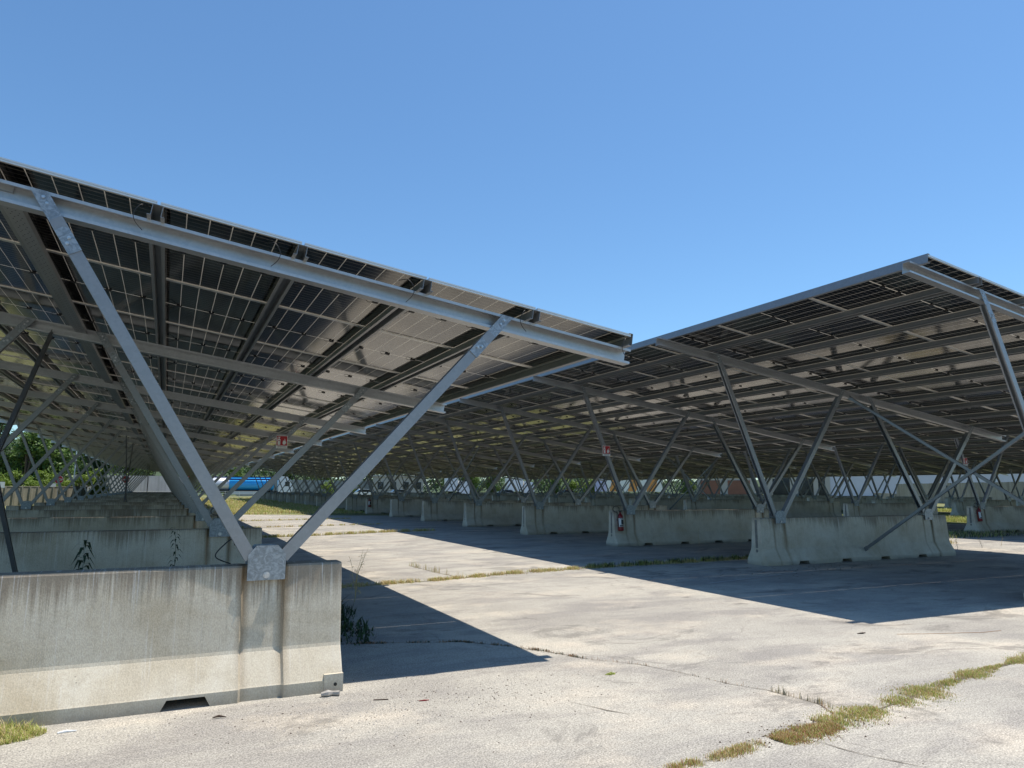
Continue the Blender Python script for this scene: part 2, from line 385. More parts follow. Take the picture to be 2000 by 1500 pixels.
# ---------------------------------------------------------------- jersey barrier with drain slots and fixing recesses
BL = 6.28; BX = -9.18           # barrier length, its left end measured from the low eave
def barrier_mesh(BL):
    prof = [(-.305, 0), (-.305, .095), (-.298, .105), (-.172, .335), (-.166, .36), (-.118, .985), (-.105, 1.0)]
    def ring(x, bot, rec):
        L = []
        for i, (y, z) in enumerate(prof):
            if i == 0: z = bot
            yy = y + (rec if i > 0 else rec) ; L.append((x, yy, z))
        return L + [(x, -p[1], p[2]) for p in reversed(L)]
    st = []
    for v0 in (0.55, 5.55):
        st += [(v0-.168, 0, 0), (v0-.150, 0, .024), (v0+.150, 0, .024), (v0+.168, 0, 0)]
    for n0 in (1.07, 2.4, 3.69, 5.02):
        st += [(n0-.17, 0, 0), (n0-.13, .075, 0), (n0+.13, .075, 0), (n0+.17, 0, 0)]
    st += [(0, 0, 0), (.012, 0, 0), (BL-.012, 0, 0), (BL, 0, 0)] + [(x, 0, 0) for x in (3.0, 4.4, 1.8)]
    st.sort(); b = MB(); n = 14; vs = []
    for x, bo, rc in st:
        sq = 0.985 if x in (0, BL) else 1
        vs += [(x, y*sq, z) for _, y, z in ring(x, bo, rc)]
    fs = [(i*n+k, (i+1)*n+k, (i+1)*n+(k+1) % n, i*n+(k+1) % n) for i in range(len(st)-1) for k in range(n)]
    fs += [tuple(range(n)), tuple(range((len(st)-1)*n, len(st)*n))[::-1]]
    b.add(vs, fs)
    # slot-shaped key and lifting eyes on the ends, drainage lip blocks
    return b.mesh('concrete_barrier', ['barrier'])
BM = barrier_mesh(BL); BM0 = barrier_mesh(6.18)
eb = MB(); eb.box((-.0025, -.035, .36), (.02, .035, .96)); eb.tube([(-.004, 0, .30), (.03, 0, .30)], .035, 12)
kb = MB()
for y in (-.306, ):
    kb.box((6.03, y-.004, .0), (6.182, y+.03, .14)); kb.tube([(6.12, y-.006, .06), (6.12, y+.01, .06)], .014, 10, 1)
M['slot_shade'] = plain('slot shade on concrete', (0.20, 0.185, 0.16), 0.9, 0, 0.3, 14)  # dark colour stands for the shade inside the end groove and eye
EM = eb.mesh('end_slot', ['slot_shade']); KM = kb.mesh('end_block', ['barrier', 'black'])
def barrier(a, k):
    x = XE + a*AP + BX; y = Y0 + k*FP
    if a == 0: x += 0.02
    lab = f"{ORD[k]} concrete barrier from the camera under the {ROWN[a]}"
    if (a, k) == (0, 0): lab = 'big streaked concrete barrier at lower left with brown runs below its zinc plate'
    if (a, k) == (1, 1): lab = 'shaded concrete barrier at right with a steel brace bolted to its foot'
    if (a, k) == (1, 2): lab = 'shaded concrete barrier right of the aisle with a red extinguisher on its end'
    if (a, k) == (0, 1): lab = 'shaded concrete barrier directly behind the big streaked one, weeds in front'
    o = tag(obj('concrete_barrier', BM if a else BM0, None, (x, y, 0)), lab, 'barrier', 'concrete barriers under the solar canopies')
    if k < 8 and a < 3:
        obj('end_slot', EM, o)
        if (a, k) == (0, 0): obj('end_block', KM, o)
    return o
for a in range(NA):
    for k in range(NF): barrier(a, k)

# ---------------------------------------------------------------- steel V frames
def csec(w, d, t, lip, closed=False):
    """C section: web at a=-d/2, flanges at b=+-w/2, open towards +a"""
    W, D = w/2, d/2
    return [(-D, -W), (D, -W), (D, -W+lip), (D-t, -W+lip), (D-t, -W+t), (-D+t, -W+t), (-D+t, W-t), (D-t, W-t), (D-t, W-lip), (D, W-lip), (D, W), (-D, W)]
BH, BD = 0.165, 0.118
def bolt(b, p, r=.014, h=.014, mi=1):
    x, y, z = p
    b.tube([(x, y, z), (x, y-.004, z)], r*1.35, 14, mi); b.tube([(x, y-.004, z), (x, y-.004-h, z)], r, 6, mi); b.tube([(x, y-.003-h, z), (x, y-.010-h, z)], r*.5, 8, mi)
VX = (-3.595, -8.595)
TOPS = {0: (-5.36, -1.47), 1: (-10.12, -6.33)}
parts = {}
# rafter (C channel, mouth to -y)
b = MB(); cs = csec(BH, BD, .006, .026)
x0, x1 = -11.70, 0.06
zc = lambda x: zb(x) + BH/2
b.sweep(cs, (x0, -.004, zc(x0)), (x1, -.004, zc(x1)), (0, -1, 0))
RAFT = b.mesh('rafter', ['steel_bright'])
# legs
legm = []
for vi, vx in enumerate(VX):
    for side, tx in zip((-1, 1), TOPS[vi]):
        p0 = Vector((vx + side*.125, -.09, 1.06)); zt = zb(tx)
        p1 = Vector((tx, -.05, zt + BH*0.5)); d = (p1-p0).normalized()
        pe = p1 - d * ((BH*.5 + .05) / d.z)
        b = MB(); out = Vector((side, 0, 0)); sec = csec(.10, .095, .005, .022)
        # section frame: a = in-plane outward, b = along y
        sec = [(aa, bb) for aa, bb in sec]
        b.sweep(sec, p0, pe, out)
        m = b.mesh('leg', ['steel'])
        # bolted head plate in front of leg and rafter
        g = MB(); nx = Vector((d.z, 0, -d.x)) * .050     # across the leg
        def q(p, s, y): return (p.x + nx.x*s, y, p.z + nx.z*s)
        pl = pe - d*.30; yb0 = pl.y - .0535; yt = -.071 - .004
        ztp = lambda x: zb(x) + BH - .004
        def top(s):   # where the edge line meets the rafter's top
            p = pl + nx*s; t = (ztp(p.x) - p.z) / (d.z + SL*d.x); return p + d*t
        A, B = pl + nx*-1, pl + nx*1; Cc, Dd = top(1), top(-1)
        th = .006
        quad = [(A.x, yb0, A.z), (B.x, yb0, B.z), (Cc.x, -.076, Cc.z), (Dd.x, -.076, Dd.z)]
        vs = quad + [(x, y-th, z) for x, y, z in quad]
        g.add(vs, [(0,1,2,3), (7,6,5,4), (0,4,5,1), (1,5,6,2), (2,6,7,3), (3,7,4,0)])
        for tt, s in ((.07, -.0), (.125, .0)): 
            p = top(0) - d*tt*1.0 / 1; bolt(g, (p.x, -.082, p.z), .012, .010)
        for tt, s in ((.085, -.35), (.12, .25)):
            p = pl + d*tt + nx*s; bolt(g, (p.x, yb0-.007, p.z), .010, .008)
        legm.append((m, g.mesh('head_plate', ['plate', 'bolt'])))
# connector plates clamping the barrier top
def conn(vx, y0, y1, front):
    b = MB(); P = [(-.147, .885), (.147, .885), (.147, 1.085), (.085, 1.158), (-.085, 1.158), (-.147, 1.085)]
    b.prism([(vx+x, z) for x, z in P], y0, y1)
    for x in (-.075, .075): bolt(b, (vx+x, y0+.003, 1.085), .011, .003, 0)
    m = b.mesh('connector_plate', ['plate'])
    g = MB()
    if front:
        bolt(g, (vx, y0, .925), .019, .018, 0)
    return m, (g.mesh('bolt', ['bolt']) if front else None)
conns = [conn(vx, -.152, -.142, True) for vx in VX] + [conn(vx, .035, .045, False) for vx in VX]
pp = MB(); pp.box((-.147, -.142, 1.001), (.147, .035, 1.009))
def frame_proto():
    r = obj('support_frame', None)
    obj('rafter', RAFT, r)
    for m, h in legm: l = obj('leg', m, r); obj('head_plate', h, l)
    for m, g in conns:
        c = obj('connector_plate', m, r)
        if g: obj('bolt', g, c)
    return r
FPROTO = frame_proto(); FTREE = build_tree(FPROTO)
# joined version for frames too small in the photo to show their parts
def join(meshes, name):
    mats = []; b = MB()
    for me in meshes:
        idx = []
        for m in me.materials:
            nm = [k for k in M if M[k] == m][0]
            if nm not in mats: mats.append(nm)
            idx.append(mats.index(nm))
        vs = [tuple(v.co) for v in me.vertices]; o = len(b.v); b.v += vs
        for p in me.polygons: b.f.append(tuple(i+o for i in p.vertices)); b.m.append(idx[p.material_index])
    return b.mesh(name, mats)
FJOIN = join([RAFT] + [m for m, h in legm] + [h for m, h in legm] + [m for m, g in conns], 'support_frame')
first = True
for a in range(NA):
    for k in range(NF):
        near = (a < 2 and k < 12) or (a == 2 and 1 < k < 8)
        if near:
            o = FPROTO if first else copy_tree(FTREE); first = False
        else: o = obj('support_frame', FJOIN)
        o.location = (XE + a*AP, Y0 + k*FP, 0)
        lab = f"{ORD[k]} steel frame from the camera under the {ROWN[a]}"
        if (a, k) == (0, 0): lab = 'bright galvanised V frame bolted to the big streaked barrier at lower left'
        if (a, k) == (1, 0): lab = 'front steel frame of the right roof, its leg cut off at the picture side'
        if (a, k) == (1, 2): lab = 'twin-V steel frame with a red extinguisher sign on its leg, right of the aisle'
        if (a, k) == (0, 2): lab = 'twin-V steel frame under the left roof with a red extinguisher sign on its right leg'
        tag(o, lab, 'steel frame', 'V frames of the solar canopies')

# X braces between neighbouring frames
ZR = zb(-6.1)
def brace_mesh(p0, p1):
    b = MB(); b.sweep(csec(.06, .045, .005, .012), p0, p1, (1, 0, 0))
    for p, s in ((p0, 1), (p1, -1)):
        p = Vector(p); d = (Vector(p1)-Vector(p0)).normalized()*s
        b.sweep([(-.004, -.05), (.004, -.05), (.004, .05), (-.004, .05)], p - d*.06, p + d*.05, (1, 0, 0))
    return b.mesh('brace_rod', ['steel'])
BR1 = brace_mesh((-.03, FP-.26, .27), (-.03, .06, ZR)); BR2 = brace_mesh((.03, FP-.06, ZR-.02), (.03, .24, .27))
for a, k in ((0, 0), (1, 0), (0, 5), (1, 5), (2, 5), (0, 12), (1, 12)):
    o = thing('cross_brace', f"crossed braces behind the {ORD[k]} frame of the {ROWN[a]}", 'brace', (XE + a*AP - 6.05, Y0 + k*FP, 0), group='cross braces between frames')
    if (a, k) == (1, 0): o['label'] = 'crossed steel braces at right, one bolted to the foot of the shaded barrier'
    if (a, k) == (0, 0): o['label'] = 'dark crossed braces at the left picture edge behind the big streaked barrier'
    obj('brace_rod', BR1, o); obj('brace_rod', BR2, o)

# ---------------------------------------------------------------- canopies: 10 x 5 modules per two bays
PW, PL, GX, GY = 1.134, 2.278, 1.16, 2.2832
th = math.atan(SL)
def panel_geo():
    g = MB(); x, y = PW, PL                     # glass, 1 cm above the frame lip
    g.add([(0, 0, .012), (x, 0, .012), (x, y, .012), (0, y, .012), (0, 0, .018), (x, 0, .018), (x, y, .018), (0, y, .018)],
          [(0,3,2,1), (4,5,6,7), (0,1,5,4), (1,2,6,5), (2,3,7,6), (3,0,4,7)])
    g.uv = [(0, 0), (x, 0), (x, y), (0, y)] * 2
    f = MB(); w = .028
    for a, b in (((0, 0, 0), (x, .006, .03)), ((0, y-.006, 0), (x, y, .03)), ((0, .006, 0), (.004, y-.006, .03)), ((x-.004, .006, 0), (x, y-.006, .03)),
                 ((.004, .006, 0), (x-.004, w, .003)), ((.004, y-w, 0), (x-.004, y-.006, .003)), ((.004, w, 0), (.014, y-w, .003)), ((x-.014, w, 0), (x-.004, y-w, .003))):
        f.box(a, b)
    j = MB()
    j.box((-.03, -.018, -.006), (.03, .018, .0115)); 
    j.tube([(-.03, 0, .0), (-.07, .01, -.01), (-.10, 0, .005)], .003, 5)
    return g, f, j
pg, pf, pj = panel_geo()
PG = pg.mesh('solar_panel', ['cells']); PF = pf.mesh('panel_frame', ['alu']); PJ = pj.mesh('junction_box', ['black'])
# whole module in one mesh (glass, frame, boxes) for the ones further off
def module(with_box=True):
    b = MB(); uv = []
    def put(s, mi, off=(0, 0, 0), u=None):
        b.add([(p[0]+off[0], p[1]+off[1], p[2]+off[2]) for p in s.v], s.f, mi); uv.extend(u or [(0, 0)]*len(s.v))
    put(pg, 0, u=pg.uv); put(pf, 1)
    for jx in (.19, .567, .94): put(pj, 2, (jx, PL/2, 0))
    b.uv = uv; return b
MOD = module(); PM = MOD.mesh('solar_panel', ['cells', 'alu', 'black'])
UL = 5 * GY
def wire_mesh(sd):
    rw = random.Random(sd); P = []
    for i in range(41):
        y = .05 + (UL-.1)*i/40; P.append((.055 + rw.uniform(-.006, .006), y, .085 - .045*abs(math.sin(y*math.pi/GY*1.0)) - rw.uniform(0, .012)))
    b = MB(); b.tube(P, .0045, 5)
    for j in range(5):
        y = (j+.5)*GY
        b.tube([(.055, y-.02, .07), (.10, y, .055), (.16, y+.01, .085)], .004, 5)
    return b.mesh('cable', ['black'])
WIRES = [wire_mesh(i) for i in range(3)]
# purlins: hat channels, mouth down; edge purlins: C with the web outwards
def purlin_mesh(kind):
    b = MB(); H = .098
    if kind == 'hat':
        W, t = .036, .004; L = .030
        sec = [(-W-L, 0), (-W, 0), (-W, H-t), (W, H-t), (W, 0), (W+L, 0), (W+L, t*.9), (W+t, t*.9), (W+t, H), (-W-t, H), (-W-t, t*.9), (-W-L, t*.9)]
        sec = [(x, z) for x, z in sec]
    else:
        sec = [(0, -.002), (.05, -.002), (.05, .014), (.046, .014), (.046, .002), (.004, .002), (.004, .129), (.046, .129), (.046, .133), (0, .133)]
        if kind == 'R': sec = [(-x, z) for x, z in sec][::-1]
    b.sweep([(x, z) for x, z in sec], (0, -.012, 0), (0, UL-.012, 0), (1, 0, 0))
    # sweep maps b to u x w; flip so that b is up
    if b.v[0:1] and max(v[2] for v in b.v) < .01: b.v = [(x, y, -z) for x, y, z in b.v]; b.f = [f[::-1] for f in b.f]
    return b.mesh('purlin', ['steel'])
PU = {k: purlin_mesh(k) for k in ('hat', 'L', 'R')}
def unit_layout():
    """local x runs down the slope from the high edge"""
    pans = [(i*GX + .013, j*GY, .1) for j in range(5) for i in range(10)]
    purl = [(i*GX, 'hat') for i in range(1, 10)] + [(-.004, 'L'), (10*GX + .004, 'R')]
    return pans, purl
PANS, PURL = unit_layout()
def joined_unit():
    b = MB(); uv = []
    for (x, y, z) in PANS:
        b.add([(p[0]+x, p[1]+y, p[2]+z) for p in MOD.v], MOD.f, 0); b.m[-len(MOD.f):] = MOD.m; uv += MOD.uv
    for x, k in PURL:
        me = PU[k]; o = len(b.v)
        b.v += [(v.co.x+x, v.co.y, v.co.z) for v in me.vertices]; uv += [(0, 0)]*len(me.vertices)
        for p in me.polygons: b.f.append(tuple(i+o for i in p.vertices)); b.m.append(3)
    b.uv = uv; return b.mesh('solar_canopy', ['cells', 'alu', 'black', 'steel'])
UJ = joined_unit()
LW = 10 * GX                                          # length along the slope
HX = LW * math.cos(th)
YF = 6.22
for a in range(NA):
    for u in range(9):
        x = XE + a*AP - HX; z = zb(-HX) + BH + .002; y = YF + u*UL
        full = (a < 2 and u < 4) or (a == 2 and u in (1, 2))
        lab = f"{ORD[u]} solar panel section from the camera in the {ROWN[a]}"
        if (a, u) == (0, 0): lab = 'nearest section of the left solar roof, above the big streaked barrier'
        if (a, u) == (1, 0): lab = 'tilted solar roof at right whose blue-grey high corner points up into the sky'
        if full:
            r = thing('solar_canopy', lab, 'solar canopy', (x, y, z), (0, th, 0), 'solar roof sections')
            fine = u == 0 and a < 2
            for p in PANS:
                if fine:
                    q = obj('solar_panel', PG, r, p); obj('panel_frame', PF, q)
                    for jx in (.19, .567, .94): obj('junction_box', PJ, q, (jx, PL/2, 0))
                else: obj('solar_panel', PM, r, p)
            for px, k in PURL: obj('purlin', PU[k], r, (px, 0, 0))
            for i in range(1, 10): obj('cable', WIRES[i % 3], r, (i*GX, 0, 0))
        else:
            r = obj('solar_canopy', UJ, None, (x, y, z), (0, th, 0)); tag(r, lab, 'solar canopy', 'solar roof sections')

# perforated cable tray under the left roof
def tray():
    b = MB(); n = 9 * 100; L = 9*UL - .4; w = .15
    b.box((0, 0, 0), (.003, L, .05)); b.box((w-.003, 0, 0), (w, L, .05))
    b.box((.003, 0, 0), (w-.003, L, .003))
    nh = 160
    for i in range(nh):
        for r_ in range(2):
            x = .04 + r_*.055 + (i % 2)*.02; y = .08 + i*.06
            b.tube([(x, y, -.0012), (x, y, .001)], .006, 6, 1)
    return b.mesh('cable_tray', ['steel', 'black'])
xt = XE - 5.74
tag(obj('cable_tray', tray(), None, (xt, YF+.2, zb(-5.74)+BH-.05+.047-.05), (0, th, 0)), 'perforated metal cable tray running away under the left solar roof', 'cable tray')

# loose cable ends at the front rafter
def cable(name, pts, label, rad=.004):
    P = resample3(pts)
    b = MB(); b.tube(P, rad, 6); return tag(obj(name, b.mesh(name, ['black'], True)), label, 'cable', None)
def resample3(pts, n=7):
    P = [Vector(p) for p in pts]; out = []
    for i in range(len(P)-1):
        a = P[max(i-1, 0)]; b_ = P[i]; c = P[i+1]; d = P[min(i+2, len(P)-1)]
        for t in [k/n for k in range(n)]:
            out.append(0.5*((2*b_) + (c-a)*t + (2*a-5*b_+4*c-d)*t*t + (3*b_-a-3*c+d)*t**3))
    return out + [P[-1]]
for x, dx, lab in ((-.38, 1, 'thin black cable end curling over the front rafter beside the long left leg'),
                   (.75, -1, 'thin black cable end hanging across the front rafter near the middle of the left roof'),
                   (1.95, -1, 'short black cable end on the front rafter left of the right-hand leg'),
                   (3.05, 1, 'short black cable end just right of the head of the right-hand leg'),
                   (4.25, 1, 'black cable end looped at the low corner of the left roof')):
    zt = zb(x-XE) + BH; y = 6.215
    cable('cable_end', [(x+.12*dx, 6.30, zt+.07), (x+.05*dx, y, zt+.06), (x, y-.01, zt-.02), (x+.015*dx, y, zt-.09), (x+.07*dx, y+.01, zt-.15)], lab, .0035)
cable('loose_cable', [(.52, 6.5, 1.0), (.40, 6.52, 1.06), (.47, 6.6, 1.15), (.56, 6.7, 1.2), (.60, 7.2, 1.1)], 'thin black cable rising behind the barrier left of the zinc plate', .005)

# ---------------------------------------------------------------- signs and extinguishers
def text(s, size, mat, parent, loc, rot, name='lettering'):
    c = bpy.data.curves.new(name, 'FONT'); c.body = s; c.size = size; c.extrude = .0005
    c.align_x = 'CENTER'; c.align_y = 'CENTER'; c.materials.append(M[mat])
    o = bpy.data.objects.new('t', c); COL.objects.link(o); bpy.context.view_layer.update()
    me = bpy.data.meshes.new_from_object(o.evaluated_get(bpy.context.evaluated_depsgraph_get())); bpy.data.objects.remove(o)
    me.name = name
    return obj(name, me, parent, loc, rot)
def ext_sign(x, y, z, label, sc=1.0):
    t = thing('extinguisher_sign', label, 'sign', (x, y, z), group='red fire extinguisher signs'); t.scale = (sc,)*3
    b = MB(); b.box((-.13, 0, -.15), (.13, .003, .15)); obj('sign_plate', b.mesh('sign_plate', ['white']), t)
    b = MB(); b.box((-.12, -.0015, -.085), (.12, -.0005, .14)); obj('red_field', b.mesh('red_field', ['sred']), t)
    b = MB(); y1 = -.0025
    b.prism([(-.095, -.07), (-.035, -.07), (-.035, .055), (-.045, .075), (-.085, .075), (-.095, .055)], y1, y1+.0008)
    b.prism([(-.075, .08), (-.055, .08), (-.055, .10), (-.035, .11), (-.035, .122), (-.09, .122), (-.09, .11), (-.075, .10)], y1, y1+.0008)
    b.box((-.108, y1, .02), (-.1, y1+.0008, .115))
    b.prism([(.03, -.06), (.075, -.06), (.10, -.02), (.09, .02), (.085, .0), (.075, .05), (.06, .09), (.06, .04), (.045, .02), (.035, .045), (.02, .0), (.015, -.03)], y1, y1+.0008)
    obj('pictogram', b.mesh('pictogram', ['white']), t)
    b = MB(); b.box((-.082, y1-.001, .02), (-.048, y1-.0003, .04)); obj('pictogram_band', b.mesh('pictogram_band', ['sred']), t)
    text('ESTINTORE', .036, 'black', t, (0, -.001, -.118), (R(90), 0, 0))
    return t
def leg_at(a, k, vi, side, z):
    vx = VX[vi]; tx = TOPS[vi][(side+1)//2]
    p0 = Vector((vx+side*.125, -.09, 1.06)); p1 = Vector((tx, -.05, zb(tx)+BH*.5)); t = (z-p0.z)/(p1.z-p0.z)
    p = p0.lerp(p1, t); return (XE+a*AP+p.x, Y0+k*FP+p.y-.058, z)
ext_sign(*leg_at(0, 2, 0, 1, 2.70), 'red and white fire extinguisher sign on a leg under the left roof')
ext_sign(*leg_at(1, 2, 1, -1, 2.72), 'red and white fire extinguisher sign right of the aisle above the hanging extinguisher')
ext_sign(*leg_at(2, 2, 1, -1, 2.72), 'small red extinguisher sign seen behind the crossed braces at right')

def extinguisher(x, y, z, label):
    t = thing('fire_extinguisher', label, 'fire extinguisher', (x, y, z), (R(-4), 0, 0), 'red fire extinguishers on barrier ends')
    prof = [(0, .055), (.01, .078), (.03, .082), (.40, .082), (.45, .07), (.48, .04), (.50, .022), (.53, .022)]
    b = MB(); b.tube([(0, 0, h) for h, r in prof], [r for h, r in prof], 18); obj('cylinder', b.mesh('cylinder', ['red'], True), t)
    b = MB()
    n = 12; vs = []
    for zz in (.12, .36): vs += [(math.sin(R(-75+150*i/n))*.0835, -math.cos(R(-75+150*i/n))*.0835, zz) for i in range(n+1)]
    b.add(vs, [(i, i+1, n+2+i, n+1+i) for i in range(n)]); o = obj('label_panel', b.mesh('label_panel', ['white']), t)
    b = MB()
    for zz0, zz1, w0, w1 in ((.335, .35, -50, 50), (.18, .32, -18, 68), (.13, .165, -50, 30)):
        vs = []
        for zz in (zz0, zz1): vs += [(math.sin(R(w0+(w1-w0)*i/8))*.0845, -math.cos(R(w0+(w1-w0)*i/8))*.0845, zz) for i in range(9)]
        b.add(vs, [(i, i+1, 10+i, 9+i) for i in range(8)])
    obj('label_print', b.mesh('label_print', ['black']), t)
    b = MB(); b.box((-.02, -.02, .53), (.02, .02, .56)); b.box((-.02, -.10, .57), (.02, .02, .582)); b.box((-.015, -.09, .548), (.015, .02, .558))
    obj('valve', b.mesh('valve', ['black']), t)
    b = MB(); c = [(-.04 + .11*math.cos(q)-.09, 0, .62+.085*math.sin(q)) for q in [R(-40+i*20) for i in range(17)]]
    b.tube(c + [(-.09, -.02, .50), (-.095, -.02, .3), (-.09, -.02, .12)], .009, 8); obj('hose', b.mesh('hose', ['black'], True), t)
    b = MB(); b.box((-.085, .075, .30), (.085, .09, .33)); b.tube([(-.03, .08, .33), (-.03, .16, .52)], .006); obj('bracket', b.mesh('bracket', ['steel']), t)
    return t
extinguisher(XE+AP+BX+.16, Y0+2*FP-.245, .43, 'red fire extinguisher hanging on the shaded barrier end right of the aisle')
extinguisher(XE+2*AP+BX+.20, Y0+2*FP-.245, .43, 'red fire extinguisher on a far barrier end near the right picture edge')
extinguisher(XE+AP+BX+.16, Y0+7*FP-.245, .43, 'extinguisher in deep shade far down the right side of the aisle')
extinguisher(XE+BX+BL-.30, Y0+2*FP-.245, .48, 'extinguisher under the left roof with its hose loop above the third barrier')

# ---------------------------------------------------------------- vegetation
rng = np.random.default_rng(3)
def blades(name, pts, hts, mats, label, wd=.004, lean=.5, kind='stuff', prob=None, bunch=1):
    """every blade: two stacked quads bending over"""
    n = len(pts); P = np.array(pts, float); h = np.array(hts, float)
    ang = rng.uniform(0, 2*np.pi, n); ln = rng.uniform(.1, 1, n)*lean*h
    dx, dy = np.cos(ang), np.sin(ang); w2 = wd*(0.6+.8*rng.random(n))/2
    z0 = np.zeros(n)
    V = np.zeros((n, 5, 3))
    for j, (f, tt) in enumerate(((0, 0), (0, 0), (.55, .4), (.55, .4), (1, 1))):
        s = (-1, 1, -.8, .8, 0)[j]
        V[:, j, 0] = P[:, 0] - dy*w2*s + dx*ln*tt
        V[:, j, 1] = P[:, 1] + dx*w2*s + dy*ln*tt
        V[:, j, 2] = h*f*(1-.15*tt)
    F = []
    for i in range(n): o = i*5; F += [(o, o+1, o+3, o+2), (o+2, o+3, o+4)]
    me = bpy.data.meshes.new(name); me.from_pydata(V.reshape(-1, 3).tolist(), [], F)
    for m in mats: me.materials.append(M[m])
    mi = np.repeat(rng.choice(len(mats), n, p=prob), 2); me.polygons.foreach_set('material_index', mi.astype('i').tolist())
    return tag(obj(name, me), label, None if kind == 'stuff' else 'weed', None, kind)
def strip(pts, wfun, n, hl, hh, mats, prob, label, name='grass', wd=.004, lean=.7):
    P = np.array(pts); seg = np.hypot(*(P[1:]-P[:-1]).T); cum = np.concatenate([[0], np.cumsum(seg)])
    t = rng.random(n)*cum[-1]; x = np.interp(t, cum, P[:, 0]); y = np.interp(t, cum, P[:, 1])
    i = np.clip(np.searchsorted(cum, t)-1, 0, len(seg)-1); d = (P[i+1]-P[i])/seg[i][:, None]
    u = t/cum[-1]; wv = np.array([wfun(q) for q in u]); 
    clump = 0.45+.35*np.sin(t*5.1+t*t*.3)+.4*np.sin(t*13.7+1)+.25*np.sin(t*41+2); keep = rng.random(n) < np.clip(clump, .06, 1)
    off = rng.normal(0, .42, n)*wv; x = x - d[:, 1]*off; y = y + d[:, 0]*off
    h = rng.uniform(hl, hh, n)*np.exp(-(off/np.maximum(wv, 1e-3))**2)
    return blades(name, np.c_[x, y][keep], h[keep], mats, label, wd, lean, prob=prob)
GM = ['grass_g', 'grass_d', 'grass_r']
strip([(4.25, 3.84), (4.6, 3.88), (4.8, 3.9), (5.25, 3.98), (6.08, 4.16), (6.8, 4.3), (7.6, 4.4), (9.5, 4.7)], lambda u: .14+.06*math.sin(u*9)+.06*math.sin(u*31), 36000, .008, .045, GM, [.46, .42, .12], 'bright green grass strip along the pavement crack at lower right', wd=.0045)
strip([(3.70, 3.72), (3.95, 3.75), (4.3, 3.78)], lambda u: .05+.12*math.sin(math.pi*min(1, u+.15)*.85), 12000, .008, .04, GM, [.30, .22, .48], 'reddish dry grass clump in the pavement at lower right', wd=.004)
strip([(1.9, 3.55), (2.6, 3.62), (3.14, 3.66), (3.57, 3.74)], lambda u: .04+.05*u, 7000, .01, .05, GM, [.25, .5, .25], 'thin dry grass along the crack at the bottom edge', wd=.004)
strip(C1, lambda u: .17+.05*math.sin(u*17), 26000, .02, .10, GM, [.27, .66, .07], 'dry yellowish grass strip crossing the aisle between two roof shadows', wd=.007)
strip(C1[4:], lambda u: .16, 5000, .06, .16, ['weed', 'grass_g'], [.6, .4], 'dark grass along the shaded crack in front of the right barriers', wd=.008)
strip(C2[:5], lambda u: .035, 2200, .008, .04, ['weed', 'grass_r'], [.6, .4], 'low brown weeds in the crack inside the near roof shadow', wd=.005)
strip(C2[4:], lambda u: .010, 260, .01, .05, ['grass_r', 'weed'], [.6, .4], 'sparse dry stubble along the long crack across the sunlit pavement', wd=.004)
strip([(4.54, 4.62), (4.62, 4.2), (4.6, 4.05)], lambda u: .015, 160, .03, .09, ['grass_d', 'weed'], [.6, .4], 'short upright dry stubble in the crack at lower right', wd=.004, lean=.15)
strip(C3, lambda u: .2, 9000, .05, .16, GM, [.4, .55, .05], 'dry grass strip across the far part of the aisle', wd=.012)
strip(C3b, lambda u: .05, 260, .04, .2, GM, [.2, .7, .1], 'thin upright dry stems in the crack beside the aisle grass', wd=.006, lean=.2)
strip([(-3, 31), (3, 31.5), (9, 32.5)], lambda u: .15, 2500, .04, .12, GM, [.35, .6, .05], 'grass strip in the distance of the aisle', wd=.02)
strip([(-3, 37.5), (4, 38), (9, 39)], lambda u: .2, 2500, .04, .14, GM, [.4, .55, .05], 'farthest grass strip before the meadow', wd=.025)
# tuft in the lower left corner against the barrier
def tuft(cx, cy, rx, ry, n, hl, hh, mats, prob, label, wd=.004, lean=.9):
    a = rng.uniform(0, 6.283, n); r = np.sqrt(rng.random(n)); x = cx+rx*r*np.cos(a); y = cy+ry*r*np.sin(a)
    h = rng.uniform(hl, hh, n)*(1-.6*r**2)*np.where(rng.random(n) < .05, 1.7, 1)*(.6+.5*np.sin(x*31)*np.sin(y*37))
    return blades('grass', np.c_[x, y], h, mats, label, wd, lean, prob=prob)
tuft(-.98, 5.93, .36, .20, 5200, .03, .15, ['grass_g', 'grass_d'], [.6, .4], 'green grass tuft at the foot of the barrier in the lower left corner', .004, 1.0)
tuft(2.0, 9.9, .36, .9, 500, .05, .30, ['weed', 'leaf_dark'], [.7, .3], 'dark weed clump in the shade a little beyond the barrier end', .016, 1.4)
tuft(1.95, 8.6, .30, .9, 420, .02, .24, ['weed', 'leaf_dark'], [.7, .3], 'dark weeds in the shade beyond the end of the big streaked barrier', .02, 1.2)
tuft(1.85, 10.9, .42, 1.0, 4200, .06, .26, ['weed', 'grass_g'], [.8, .2], 'low dark grass behind the end of the big streaked barrier', .01, 1.1)
tuft(3.65, 5.62, .05, .03, 130, .015, .035, ['grass_g'], [1.0], 'tiny bright green weed in the crack in the sunlit middle', .009, 1.6)
